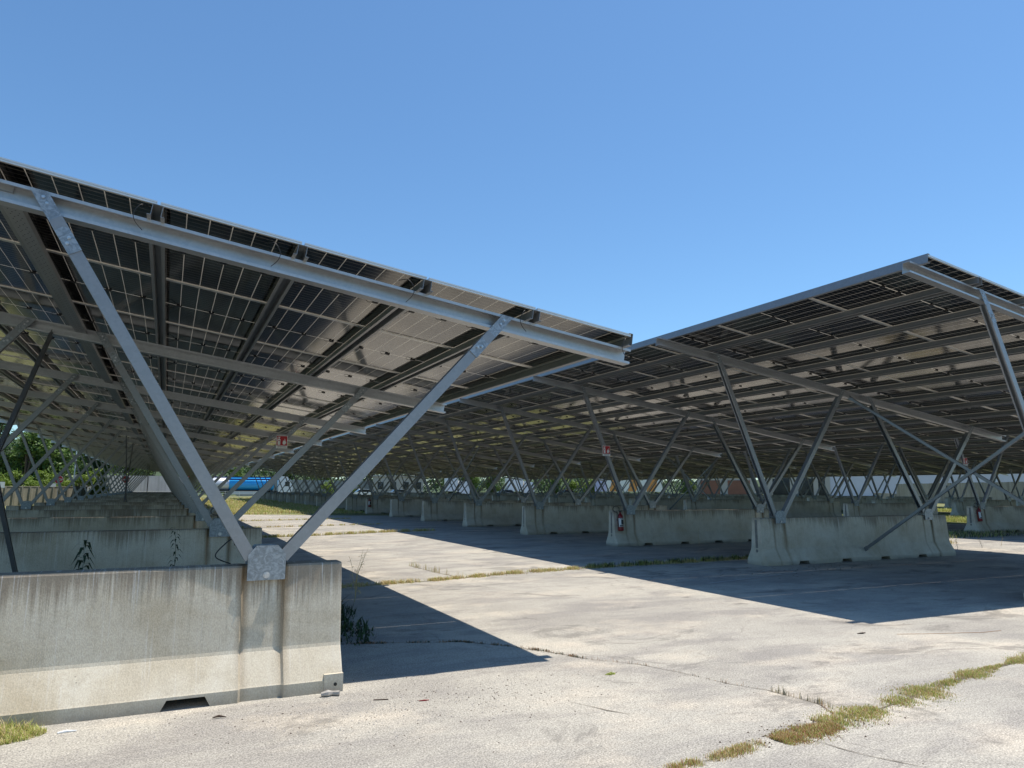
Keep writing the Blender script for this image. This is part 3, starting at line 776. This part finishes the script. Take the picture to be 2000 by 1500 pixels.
# meadow beyond the pavement and the sunlit strips between the roofs
def field(n, x0, x1, y0, y1, hl, hh, mats, prob, label, wd):
    x = rng.uniform(x0, x1, n); y = rng.uniform(y0, y1, n)
    cl = np.sin(x*1.3+y*.7)+np.sin(x*.37-y*.91+2)+rng.normal(0, .8, n)
    k = cl > -.6
    return blades('grass', np.c_[x, y][k], rng.uniform(hl, hh, k.sum()), mats, label, wd, .8, prob=prob)
field(30000, 2.5, 12, 46.5, 80, .06, .22, GM, [.5, .47, .03], 'meadow grass at the far end of the aisle, yellow green', .03)
field(16000, -3, 16, 80, 117, .08, .35, GM, [.5, .47, .03], 'long meadow grass in front of the tank truck', .05)
field(9000, 36.5, 43.5, 23, 31, .08, .28, GM, [.85, .13, .02], 'bright green grass in the sunlit gap behind the right barriers', .02)
field(9000, 53, 60, 30, 46, .08, .28, GM, [.8, .18, .02], 'sunlit grass strip in the next gap toward the concrete wall', .03)
field(5000, 22, 30, 15.8, 18.2, .05, .20, ['weed', 'grass_g', 'grass_d'], [.5, .3, .2], 'dark grass around the far extinguisher barrier at right', .012)
field(2500, 19.6, 22, 14.3, 15.8, .05, .20, GM, [.3, .6, .1], 'dry tufts at the sunlit strip behind the right barrier', .01)

def stem_weed(x, y, z, h, label, leafy=1.0, mat='weed', spread=.09, stems=1, droop=.3, lw=.012):
    t = thing('weed', label, 'weed', (x, y, z)); random.seed(int(x*1000 + y*77))
    b = MB(); l = MB()
    for s in range(stems):
        ax = random.uniform(-.12, .12)*stems; ay = random.uniform(-.1, .1); hh = h*random.uniform(.75, 1)
        P = [Vector((ax*u*u*.8+.01*math.sin(u*9), ay*u, hh*u)) for u in [i/8 for i in range(9)]]
        b.tube(P, [.005*(1-.7*i/8) for i in range(9)], 5)
        n = int(26*leafy)
        for i in range(n):
            u = .12+.88*i/n; p = P[min(8, int(u*8))].lerp(P[min(8, int(u*8)+1)], (u*8) % 1)
            q = i*2.4+random.random()*.5; L = spread*(1.15-u*.65)*random.uniform(.8, 1.1)
            d = Vector((math.cos(q), math.sin(q), .35)); sd = Vector((-math.sin(q), math.cos(q), 0))*lw/2
            m1 = p + d*L*.5; m2 = p + Vector((d.x*L, d.y*L, .35*L*.5 - droop*L))
            l.add([p, m1+sd, m2, m1-sd], [(0, 1, 2, 3)])
    obj('stem', b.mesh('stem', [mat]), t); obj('leaves', l.mesh('leaves', [mat]), t)
    return t
stem_weed(-.66, 8.0, 0, 1.16, 'leafy dark weed behind the big streaked barrier, left of the taller thin one', 2.6, spread=.20, droop=.8, lw=.03)
stem_weed(.17, 9.3, 0, 1.5, 'tall thin dark weed in front of the second barrier', 2.2, spread=.14, droop=.6, lw=.02)
stem_weed(-.10, 8.8, 0, .86, 'small dark weed tip just above the big streaked barrier', 1.0, spread=.10)
stem_weed(2.55, 10.6, 0, .78, 'dry branched weed standing in the sun beyond the barrier end', .9, 'grass_d', .16, 4, .2, .012)
stem_weed(21.0, 13.0, 0, .42, 'dark leafy weed in front of the sunlit strip at right, taller one', .9, spread=.07, lw=.02)
stem_weed(19.9, 13.0, 0, .40, 'dark leafy weed left of its taller twin before the sunlit strip', .8, spread=.07, lw=.02)
stem_weed(22.2, 13.2, 0, .35, 'thin dry weed right of the leafy pair at the right edge', .4, 'grass_d', .05)
stem_weed(14.2, 17.0, 0, .6, 'thin weed in shade between two right barriers', .4, 'grass_d', .05)

# small debris
random.seed(11)
def pebbles(n, cx, cy, rx, ry, s0, s1, mat, label):
    b = MB()
    for i in range(n):
        x = random.gauss(cx, rx); y = random.gauss(cy, ry); s = random.uniform(s0, s1)
        if y > 5.97 and x < 1.42 and cy < 7: y = 5.95 - random.random()*.25
        vs = [(x+s*random.uniform(.6, 1)*math.cos(q), y+s*random.uniform(.4, .8)*math.sin(q), 0.001) for q in (0, 1.2, 2.5, 3.8, 5)] + [(x+random.uniform(-.2, .2)*s, y, s*random.uniform(.4, .8))]
        b.add(vs, [(0,1,5), (1,2,5), (2,3,5), (3,4,5), (4,0,5)])
    return tag(obj('gravel', b.mesh('gravel', [mat])), label, None, None, 'stuff')
M['chip_l'] = plain('pale stone chips', (0.38, 0.35, 0.31), 0.9, 0, 0.25, 20)
M['chip_d'] = plain('dark chips and seeds', (0.07, 0.045, 0.03), 0.9, 0, 0.4, 20)
pebbles(420, 1.9, 5.5, .8, .35, .004, .012, 'chip_l', 'pale grit scattered by the end of the big barrier')
pebbles(160, 0.3, 5.5, 1.0, .25, .004, .013, 'chip_l', 'pale grit along the front of the big barrier')
pebbles(260, 2.1, 5.45, .8, .35, .004, .010, 'chip_d', 'dark specks and seeds near the barrier end')
pebbles(220, 4.1, 3.8, .35, .10, .005, .013, 'chip_d', 'dark clods around the dry grass clump')
pebbles(300, 5, 5.5, 3, 2.0, .003, .008, 'chip_d', 'dark specks over the sunlit pavement')
pebbles(260, 8, 8.5, 4, 1.6, .004, .012, 'chip_l', 'pale grit in the shade in front of the right barriers')
pebbles(160, 12.0, 11.0, 1.8, .3, .008, .02, 'chip_d', 'dark litter in front of the braced barrier')
def scrap(name, pts, r, mat, label, cat):
    b = MB(); b.tube(pts, r, 7); return tag(obj(name, b.mesh(name, [mat])), label, cat)
scrap('crushed_can', [(1.20, 5.98, .02), (1.25, 5.975, .026), (1.29, 5.985, .02), (1.34, 5.96, .022)], [.016, .025, .018, .021], 'chip_l', 'crushed white can lying against the end of the big streaked barrier', 'can')
scrap('red_scrap', [(1.86, 5.55, .004), (1.90, 5.54, .006), (1.94, 5.545, .003)], [.003, .006, .003], 'red', 'small red scrap on the sandy pavement', 'litter')
scrap('paper_scrap', [(-.55, 5.86, .004), (-.50, 5.87, .007), (-.44, 5.865, .004)], [.006, .009, .004], 'white', 'flat white paper scrap below the barrier at lower left', 'litter')
scrap('twig', [(7.2, 5.95, .006), (7.26, 5.93, .010), (7.33, 5.95, .005)], [.004, .009, .004], 'chip_d', 'short dark twig lying on the sunlit pavement at right', 'twig')
scrap('twig', [(1.55, 5.72, .005), (1.60, 5.70, .007), (1.66, 5.69, .004)], .004, 'chip_d', 'short dark twig beside the crushed can', 'twig')
scrap('twig', [(7.6, 5.75, .002), (7.9, 5.62, .004), (8.3, 5.50, .003), (8.6, 5.40, .003), (8.9, 5.38, .003)], .0022, 'grass_r', 'long reddish straw on the pavement at the right edge', 'twig')
scrap('twig', [(.40, 5.75, .01), (.44, 5.76, .016), (.49, 5.74, .008)], [.004, .009, .003], 'chip_d', 'crumbled brown stick near the drain slot', 'twig')

def leaf_cloud(n, blobs, size, mi_fn=None):
    """leaf quads scattered in lobes: (cx, cy, cz, rx, ry, rz)"""
    W = np.array([b[3]*b[4]*b[5] for b in blobs]); W = W/W.sum()
    bi = rng.choice(len(blobs), n, p=W); B = np.array(blobs)[bi]
    d = rng.normal(size=(n, 3)); d /= np.linalg.norm(d, axis=1)[:, None]
    r = (rng.random(n)**.33)*rng.uniform(.55, 1.08, n); P = B[:, :3] + d*r[:, None]*B[:, 3:6]
    P = P[P[:, 2] > 0.05]; n = len(P)
    nv = rng.normal(size=(n, 3)); nv[:, 2] = np.abs(nv[:, 2])+.4; nv /= np.linalg.norm(nv, axis=1)[:, None]
    t = np.cross(nv, rng.normal(size=(n, 3))); t /= np.linalg.norm(t, axis=1)[:, None]; s = np.cross(nv, t)
    L = size*rng.uniform(.6, 1.3, n)[:, None]
    V = np.stack([P - t*L, P + s*L*.45, P + t*L, P - s*L*.45], 1).reshape(-1, 3)
    return V, n
def tree_mesh(h, w, n, size, seed, low=.15):
    rnd = random.Random(seed); blobs = []
    for i in range(15):
        u = rnd.random(); zz = h*(low + (1-low)*u*.86); rr = w*.5*(1.05-.75*abs(u-.35)**1.2)
        q = rnd.uniform(0, 6.28); d = rr*rnd.uniform(.2, .75)
        s = w*rnd.uniform(.13, .25)
        blobs.append((d*math.cos(q), d*math.sin(q), zz, s, s, s*rnd.uniform(.6, .9)))
    V, n = leaf_cloud(n, blobs, size)
    me = bpy.data.meshes.new('crown'); me.from_pydata(V.tolist(), [], [(4*i, 4*i+1, 4*i+2, 4*i+3) for i in range(n)])
    b = MB(); b.tube([(0, 0, 0), (.05, .02, h*.3), (0, .05, h*.65)], [w*.035, w*.026, w*.012], 8)
    for bl in blobs[:9]: b.tube([(0, 0, h*rnd.uniform(.15, .4)), ((bl[0])*.6, bl[1]*.6, bl[2]*.8), bl[:3]], [w*.014, w*.009, w*.004], 5)
    return me, b.mesh('trunk', ['bark'])
TM = {}
for key, mat, h, w_, n, sz, sd in (('dark', 'leaf_dark', 11, 8, 9000, .22, 1), ('mid', 'leaf_mid', 9, 7, 8000, .2, 2), ('lime', 'leaf_lime', 4, 4.5, 5000, .14, 3), ('dark2', 'leaf_dark', 13, 8, 9000, .24, 4), ('mid2', 'leaf_mid', 7, 6.5, 7000, .18, 5)):
    c, t = tree_mesh(h, w_, n, sz, sd, .12 if key != 'lime' else .02); c.materials.append(M[mat]); TM[key] = (c, t)
def tree(key, x, y, s, label, name='tree', rz=0, sz=1.0):
    o = thing(name, label, 'bush' if name == 'bush' else 'tree', (x, y, 0), (0, 0, rz), 'trees beyond the far wall' if name == 'tree' else 'bushes beyond the fence')
    o.scale = (s, s, s*sz); obj('crown', TM[key][0], o); obj('trunk', TM[key][1], o); return o
kinds = {'dark': 'dark green tree', 'dark2': 'tall dark tree', 'mid': 'mid green tree', 'mid2': 'rounded green tree', 'lime': 'yellow green bush'}
TREES = [('dark2', -19.5, 108, .95, 'at the left edge beyond the fence'), ('mid', -15.5, 104, 1.05, 'with sunlit crown left of the stop sign'), ('dark', -21, 118, 1.0, 'rising behind the leftmost bushes'),
    ('mid', -12.2, 107, 1.1, 'right above the stop sign'), ('dark', -14.5, 122, 1.05, 'behind the sunlit tree at left'), ('dark', -9.5, 118, .85, 'behind the lamp post'),
    ('mid2', -6.0, 138, 1.1, 'above the long grey wall, right of the lamp post'), ('mid', -2.5, 150, .9, 'above the grey wall near the left roof end'), ('dark2', -24, 112, .8, 'outermost on the left'),
    ('mid2', -11.5, 135, 1.2, 'on the slope behind the lamp post'), ('dark', -17.5, 135, 1.1, 'on the slope at far left'), ('mid', 4, 165, .9, 'behind the tank truck'), ('mid2', 14, 168, .95, 'behind the truck cab'),
    ('dark', 24, 165, .7, 'behind the grey wall right of the cab'), ('mid2', 32, 168, .8, 'left of the pale building'), ('mid2', 62, 152, .85, 'just right of the pale building'), ('mid', 67, 150, .75, 'behind the silver car'),
    ('mid2', 58, 155, .8, 'between pale building and silver car'), ('mid', 96, 118, .62, 'right of the orange trailer'), ('mid2', 99, 115, .6, 'left of the brown panelled building'), ('mid', 74, 134, .6, 'behind the red car')]
for i, (k, x, y, s, lb) in enumerate(TREES): tree(k, x, y, s, f"{kinds[k]} {lb}", rz=i*1.3)
BUSH = [(-15.2, 90, .85), (-13.3, 92, .75), (-17.0, 88, .9), (-11.6, 93, .62), (-12.4, 99, .9), (-9.8, 101, .8), (-8.2, 103, 1.0), (-6.0, 122, .9), (75.2, 130, 1.0), (79, 128, .9), (-3, 133, .8), (29, 146, .8), (34, 145, .7)]
BL_ = ['bright bush above the ribbed fence, second from the left', 'bright bush above the ribbed fence, third from the left', 'bright bush above the ribbed fence at the left edge', 'bright bush just left of the stop sign', 'bright bush behind the stop sign', 'sunlit bush between stop sign and lamp post', 'tall sunlit bush right behind the lamp post', 'sunlit bush above the long grey wall', 'yellow green bush right of the white truck cab', 'yellow green bush left of the grey trailer', 'small bush at the far right of the long wall', 'low bush right of the truck cab', 'low bush left of the pale building']
for (x, y, s), lb in zip(BUSH, BL_): tree('lime', x, y, s, lb, 'bush', x)
# wooded hill behind
hb = MB(); nx_, ny_ = 60, 14; hv = []
for j in range(ny_):
    for i in range(nx_):
        x = -230 + i*12; y = 172 + j*14
        prof = 15*math.exp(-((x+60)/75)**2) + 4 + 2*math.sin(x*.05)
        hv.append((x, y, -.3 + prof*min(1, j/7) + (1.2*math.sin(x*.3+j)+random.uniform(-.5, .5))*(j > 0)))
hb.add(hv, [(j*nx_+i, j*nx_+i+1, (j+1)*nx_+i+1, (j+1)*nx_+i) for j in range(ny_-1) for i in range(nx_-1)])
tag(obj('hill', hb.mesh('hill', ['hill'], True)), None, None, None, 'structure')
V, n = leaf_cloud(26000, [(x, 172+random.uniform(0, 30), 15*math.exp(-((x+60)/75)**2)*.6 + 3.0, 6, 5, 3.5) for x in range(-120, 160, 6)], .45)
me = bpy.data.meshes.new('woods'); me.from_pydata(V.tolist(), [], [(4*i, 4*i+1, 4*i+2, 4*i+3) for i in range(n)]); me.materials.append(M['leaf_dark'])
tag(obj('woods', me), 'dark wood reading as one mass on the slope behind the long wall', None, None, 'stuff')

# ---------------------------------------------------------------- walls, fence, street furniture, vehicles, buildings
def mat_wall(name, c0, c1, stain):
    g = NT(name); v = g.coords()
    st = g.noise(g.coords((1.5, 1.5, .12)), 1.2, 6, .65); b = g.noise(v, .5, 4); f = g.noise(v, 12, 4, .7)
    c = g.ramp(b, [(.3, c0), (.7, c1)]); c = g.mix(g.ramp(st, [(.45, 0.0), (.7, .8)]), c, stain)
    c = g.mix(.4, c, g.ramp(f, [(.3, .25), (.7, .75)]), 'OVERLAY'); return g.set(c, .9)
M['wall'] = mat_wall('stained precast wall', (0.26, 0.24, 0.19), (0.36, 0.33, 0.27), (0.15, 0.125, 0.09))
M['gwall'] = mat_wall('grey far wall', (0.24, 0.25, 0.25), (0.30, 0.31, 0.31), (0.16, 0.17, 0.16))
M['ribbed'] = mat_wall('ribbed concrete', (0.20, 0.20, 0.16), (0.30, 0.29, 0.23), (0.10, 0.10, 0.08))
def ribbed_fence(p0, p1, h, label):
    p0 = Vector(p0 + (0,)); p1 = Vector(p1 + (0,)); L = (p1-p0).length; a = math.atan2(p1.y-p0.y, p1.x-p0.x)
    t = thing('ribbed_fence', label, 'fence', p0, (0, 0, a))
    b = MB(); b.box((0, 0, 0), (L, .08, h)); obj('fence_panel', b.mesh('fence_panel', ['ribbed']), t)
    n = int(L/.9)
    b = MB(); b.box((-.05, -.03, h), (L+.05, .13, h+.08)); obj('coping', b.mesh('coping', ['ribbed']), t)
    pm = MB(); pm.prism([(-.12, 0), (.12, 0), (.07, h), (-.07, h)], -.16, -.001); pme = pm.mesh('post', ['ribbed'])
    for i in range(min(n, 95)): obj('post', pme, t, (.4+i*.9, 0, 0))
ribbed_fence((-22.0, 62.0), (-7.2, 84.0), 1.62, 'ribbed grey concrete fence beyond the left barriers')
def wall(name, p0, p1, h, mat, label, th_=.25, panel=None):
    p0 = Vector(p0 + (0,)); p1 = Vector(p1 + (0,)); L = (p1-p0).length; a = math.atan2(p1.y-p0.y, p1.x-p0.x)
    b = MB()
    if panel:
        n = int(L/panel)
        for i in range(n+1): b.box((i*panel+.012, 0, 0), (min((i+1)*panel, L)-.012, th_, h + .02*((i*7) % 3)))
        b.box((0, .05, 0), (L, th_-.05, h-.05))
    else: b.box((0, 0, 0), (L, th_, h)); b.box((0, -.04, h), (L, th_+.04, h+.12))
    o = obj(name, b.mesh(name, [mat]), None, p0, (0, 0, a)); return tag(o, label, 'wall')
wall('boundary_wall', (-13, 112), (3.0, 124), 3.3, 'gwall', 'long plain grey wall behind the left roof, right of the stop sign', panel=6)
wall('boundary_wall', (12.5, 152), (48, 150), 3.2, 'gwall', 'grey wall in the distance between truck cab and pale building', panel=5)
wall('concrete_wall', (92.5, 68.5), (70.5, 31), 2.45, 'wall', 'stained beige concrete slab wall beyond the right roofs', panel=2.4)
wall('low_wall', (92.5, 68.5), (108, 84), 1.1, 'wall', 'low grey wall before the pale lilac building', panel=3)
def railing(p0, p1, label):
    p0 = Vector(p0 + (0,)); p1 = Vector(p1 + (0,)); L = (p1-p0).length; a = math.atan2(p1.y-p0.y, p1.x-p0.x)
    t = thing('railing', label, 'railing', p0, (0, 0, a))
    b = MB()
    for z in (.35, .7, 1.05): b.box((0, 0, z), (L, .05, z+.06))
    obj('rail', b.mesh('rail', ['white']), t)
    pm = MB(); pm.box((-.04, -.04, 0), (.04, .04, 1.12)); pe = pm.mesh('post', ['white'])
    for i in range(int(L/2)+1): obj('post', pe, t, (i*2, 0, 0))
railing((-5.2, 112.5), (4.5, 114.5), 'white metal railing before the grey wall at the end of the left roof')
railing((6.0, 117), (13.5, 116.6), 'white metal railing in front of the tank truck wheels')
def banner(x, y, wd, z0, z1, label):
    b = MB(); b.box((0, 0, z0), (wd, .03, z1)); tag(obj('board', b.mesh('board', ['white']), None, (x, y, 0), (0, 0, R(8))), label, 'board')
banner(-14.2, 72.5, 2.0, 1.55, 2.05, 'wide white board on top of the ribbed fence at left')
banner(-9.6, 76.8, .55, 1.65, 1.95, 'small white board on the ribbed fence left of the stop sign')
def stop_sign(x, y, z, label):
    t = thing('stop_sign', label, 'road sign', (x, y, 0), (0, 0, R(-4)))
    o8 = lambda r: [(r*math.cos(R(22.5+45*i)), z + r*math.sin(R(22.5+45*i))) for i in range(8)]
    b = MB(); b.prism(o8(.36), 0, .02); obj('sign_border', b.mesh('sign_border', ['white']), t)
    b = MB(); b.prism(o8(.335), -.006, -.001); obj('sign_face', b.mesh('sign_face', ['sred']), t)
    text('STOP', .25, 'white', t, (0, -.008, z), (R(90), 0, 0))
    b = MB(); b.tube([(0, .05, 0), (0, .05, z+.3)], .03, 8); obj('pole', b.mesh('pole', ['steel']), t)
stop_sign(-8.2, 71, 2.24, 'red octagonal stop sign beyond the left barriers')
def round_sign(x, y, z, r, label):
    t = thing('road_sign', label, 'road sign', (x, y, 0))
    b = MB(); b.tube([(0, 0, z), (0, -.03, z)], r, 20); obj('sign_face', b.mesh('sign_face', ['sred']), t)
    b = MB(); b.box((-r*.7, -.035, z-r*.15), (r*.7, -.031, z+r*.15)); obj('white_bar', b.mesh('white_bar', ['white']), t)
    b = MB(); b.tube([(0, .05, 0), (0, .05, z+.3)], .03, 8); obj('pole', b.mesh('pole', ['steel']), t)
round_sign(-4.6, 101, 2.6, .42, 'round red and white road sign before the long grey wall')
round_sign(3.4, 124, 3.3, .42, 'red road sign seen beside the tank truck rear')
def lamp_post(x, y, h, label):
    t = thing('lamp_post', label, 'lamp post', (x, y, 0))
    b = MB(); b.tube([(0, 0, 0), (0, 0, h)], [.08, .05], 8); obj('pole', b.mesh('pole', ['silver']), t)
    b = MB(); b.tube([(0, 0, h), (.3, 0, h+.15), (.9, 0, h+.2)], .035, 6); obj('arm', b.mesh('arm', ['silver']), t)
    b = MB(); b.box((.7, -.12, h+.17), (1.3, .12, h+.25)); obj('lamp_head', b.mesh('lamp_head', ['silver']), t)
lamp_post(-9.3, 93, 5.6, 'pale lamp post in front of the trees left of the roof end')
lamp_post(113, 100, 6.5, 'thin pole before the lilac building')

def wheels(t, xs, y, r, w, name='wheel'):
    b = MB(); b.tube([(0, 0, 0), (0, w, 0)], r, 18); me = b.mesh('wheel', ['tyre'])
    b = MB(); b.tube([(0, -.01, 0), (0, w+.01, 0)], r*.55, 12); mr = b.mesh('rim', ['silver'])
    for x in xs:
        for yy in (y, -y-w): wq = obj('wheel', me, t, (x, yy, r)); obj('rim', mr, wq)
def tanker(x, y, rz):
    t = thing('tank_truck', 'tank truck with a bright blue tank and white cab standing on the far road', 'truck', (x, y, 0), (0, 0, rz))
    def tank(x0, x1, nm, mat, r=1.12, zc_=2.25):
        b = MB(); n = 24
        P = [(x0, 0, zc_), (x0+.12, 0, zc_), (x0+.35, 0, zc_), (x1-.35, 0, zc_), (x1-.12, 0, zc_), (x1, 0, zc_)]
        b.tube(P, [r*.6, r*.9, r, r, r*.9, r*.6], n); me = b.mesh(nm, [mat], True); return obj(nm, me, t)
    tank(0, 4.6, 'rear_tank', 'silver'); tank(4.2, 11.8, 'tank', 'blue')
    b = MB(); b.box((.3, -.35, 3.34), (11.6, .35, 3.48)); obj('walkway', b.mesh('walkway', ['navy']), t)
    b = MB(); b.box((4.3, -1.16, 2.92), (11.6, -1.0, 3.2)); b.box((4.3, 1.0, 2.92), (11.6, 1.16, 3.2)); obj('top_stripe', b.mesh('top_stripe', ['navy']), t)
    b = MB(); b.box((.2, -.45, .85), (14.2, .45, 1.1)); b.box((.5, -1.15, 1.05), (11.5, 1.15, 1.2)); obj('chassis', b.mesh('chassis', ['black']), t)
    b = MB(); b.box((4.6, -1.2, .5), (9.0, -1.12, 1.0)); obj('side_guard', b.mesh('side_guard', ['silver']), t)
    b = MB()
    b.prism([(12.4, .75), (14.7, .75), (14.85, 1.6), (14.5, 3.0), (13.9, 3.55), (12.4, 3.7)], -1.22, 1.22); obj('cab', b.mesh('cab', ['white']), t)
    b = MB(); b.prism([(14.55, 1.9), (14.83, 1.75), (14.55, 2.85), (14.3, 2.95)], -1.1, 1.1); obj('windscreen', b.mesh('windscreen', ['glassd']), t)
    for yy in (-1.235, 1.222):
        b = MB(); b.box((13.5, yy, 1.9), (14.3, yy+.013, 2.7)); obj('side_window', b.mesh('side_window', ['glassd']), t)
    wheels(t, (1.5, 2.8, 4.1, 11.3, 13.8), .85, .5, .35)
tanker(5.2, 133.0, R(-3))
def car(x, y, rz, mat, label, L=4.3):
    t = thing('parked_car', label, 'car', (x, y, 0), (0, 0, rz))
    b = MB(); b.prism([(0, .35), (L, .35), (L, .75), (L*.82, .85), (L*.22*0+.05, .95), (0, .8)], -.85, .85); obj('body', b.mesh('body', [mat]), t)
    b = MB(); b.prism([(.25, .94), (L*.78, .86), (L*.62, 1.35), (L*.22, 1.42)], -.76, .76); obj('cabin', b.mesh('cabin', ['glassd']), t)
    b = MB(); b.prism([(L*.22, 1.421), (L*.62, 1.352), (L*.61, 1.42), (L*.24, 1.48)], -.74, .74); obj('roof', b.mesh('roof', [mat]), t)
    wheels(t, (L*.2, L*.78), .66, .31, .2)
car(31.5, 134, 0, 'white', 'white car parked beyond the roofs, left of the pale building')
car(57.5, 127, R(-10), 'silver', 'silver car parked beyond the roofs in the distance')
car(67.8, 121.5, R(-20), 'red', 'dark red car left of the grey trailer')
car(38.0, 133, 0, 'white', 'white car directly before the pale building')
def truck(x, y, rz, L, label, body='lilac', cab=True, stripes=False):
    t = thing('box_truck', label, 'truck', (x, y, 0), (0, 0, rz))
    b = MB(); b.box((0, -1.25, 1.1), (L, 1.25, 3.7)); obj('box', b.mesh('box', [body]), t)
    if stripes:
        for i in range(3):
            b = MB(); xx = .5 + i*L/3; b.prism([(xx, 1.15), (xx+L*.15, 1.15), (xx+L*.21, 3.65), (xx+L*.06, 3.65)], -1.262, -1.252); obj('stripe', b.mesh('stripe', ['orange']), t)
    if cab:
        b = MB(); b.prism([(L+.2, .6), (L+2.2, .6), (L+2.3, 1.6), (L+2.0, 2.9), (L+.2, 3.1)], -1.2, 1.2); obj('cab', b.mesh('cab', ['white']), t)
        b = MB(); b.prism([(L+2.05, 1.7), (L+2.31, 1.65), (L+2.1, 2.6), (L+1.9, 2.7)], -1.1, 1.1); obj('windscreen', b.mesh('windscreen', ['glassd']), t)
    wheels(t, (1.2, 2.4, L-1), .9, .48, .3)
truck(60.5, 129.5, R(-15), 3.2, 'small white truck between the silver car and the yellow green bushes', 'white')
truck(79.5, 127, R(-32), 7.6, 'grey box trailer left of the orange striped one', 'lilac', False)
truck(77.5, 119.5, R(-32), 10.6, 'white trailer with bold orange stripes in the distance', 'white', False, True)
truck(47.2, 128.0, R(-12), 2.2, 'white van-like truck right of the pale building', 'white')
def building(x, y, rz, L, D, h, mat, label, wins=(), pan=(), cols=(), roof='cream', name='building'):
    t = thing(name, label, 'building', (x, y, 0), (0, 0, rz))
    b = MB(); b.box((0, 0, 0), (L, D, h)); obj('wall', b.mesh('wall', [mat]), t)
    b = MB(); b.box((-.3, -.3, h+.002), (L+.3, D+.3, h+.35)); obj('roof', b.mesh('roof', [roof]), t)
    for x0, x1, z0, z1 in wins: b = MB(); b.box((x0, -.04, z0), (x1, -.003, z1)); obj('window', b.mesh('window', ['glassd']), t)
    for x0, x1, z0, z1 in pan: b = MB(); b.box((x0, -.05, z0), (x1, -.003, z1)); obj('panel', b.mesh('panel', ['brown']), t)
    for x0, x1 in cols: b = MB(); b.box((x0, -.5, 0), (x1, -.055, h)); obj('column', b.mesh('column', [roof]), t)
building(38.6, 148, R(-15), 10.5, 9, 4.0, 'cream', 'pale low building with dark windows in the distance', [(1+i*2.6, 2.2+i*2.6, 1.4, 2.9) for i in range(4)])
building(91.5, 109.5, R(-45), 10.5, 9, 4.2, 'cream', 'white building with brown wall panels', [], [(.6, 4.2, .3, 3.3), (5.6, 9.6, .3, 3.3)])
building(101.0, 101.5, R(-45), 11, 9, 4.3, 'glassd', 'white columned building beside the brown panelled one', [], [], [(0, 1.2), (4.2, 5.6), (8.2, 9.0), (10.2, 11)])
building(108, 94, R(-32), 62, 20, 5.2, 'lilac', 'long pale lilac grey hall behind the right roofs')
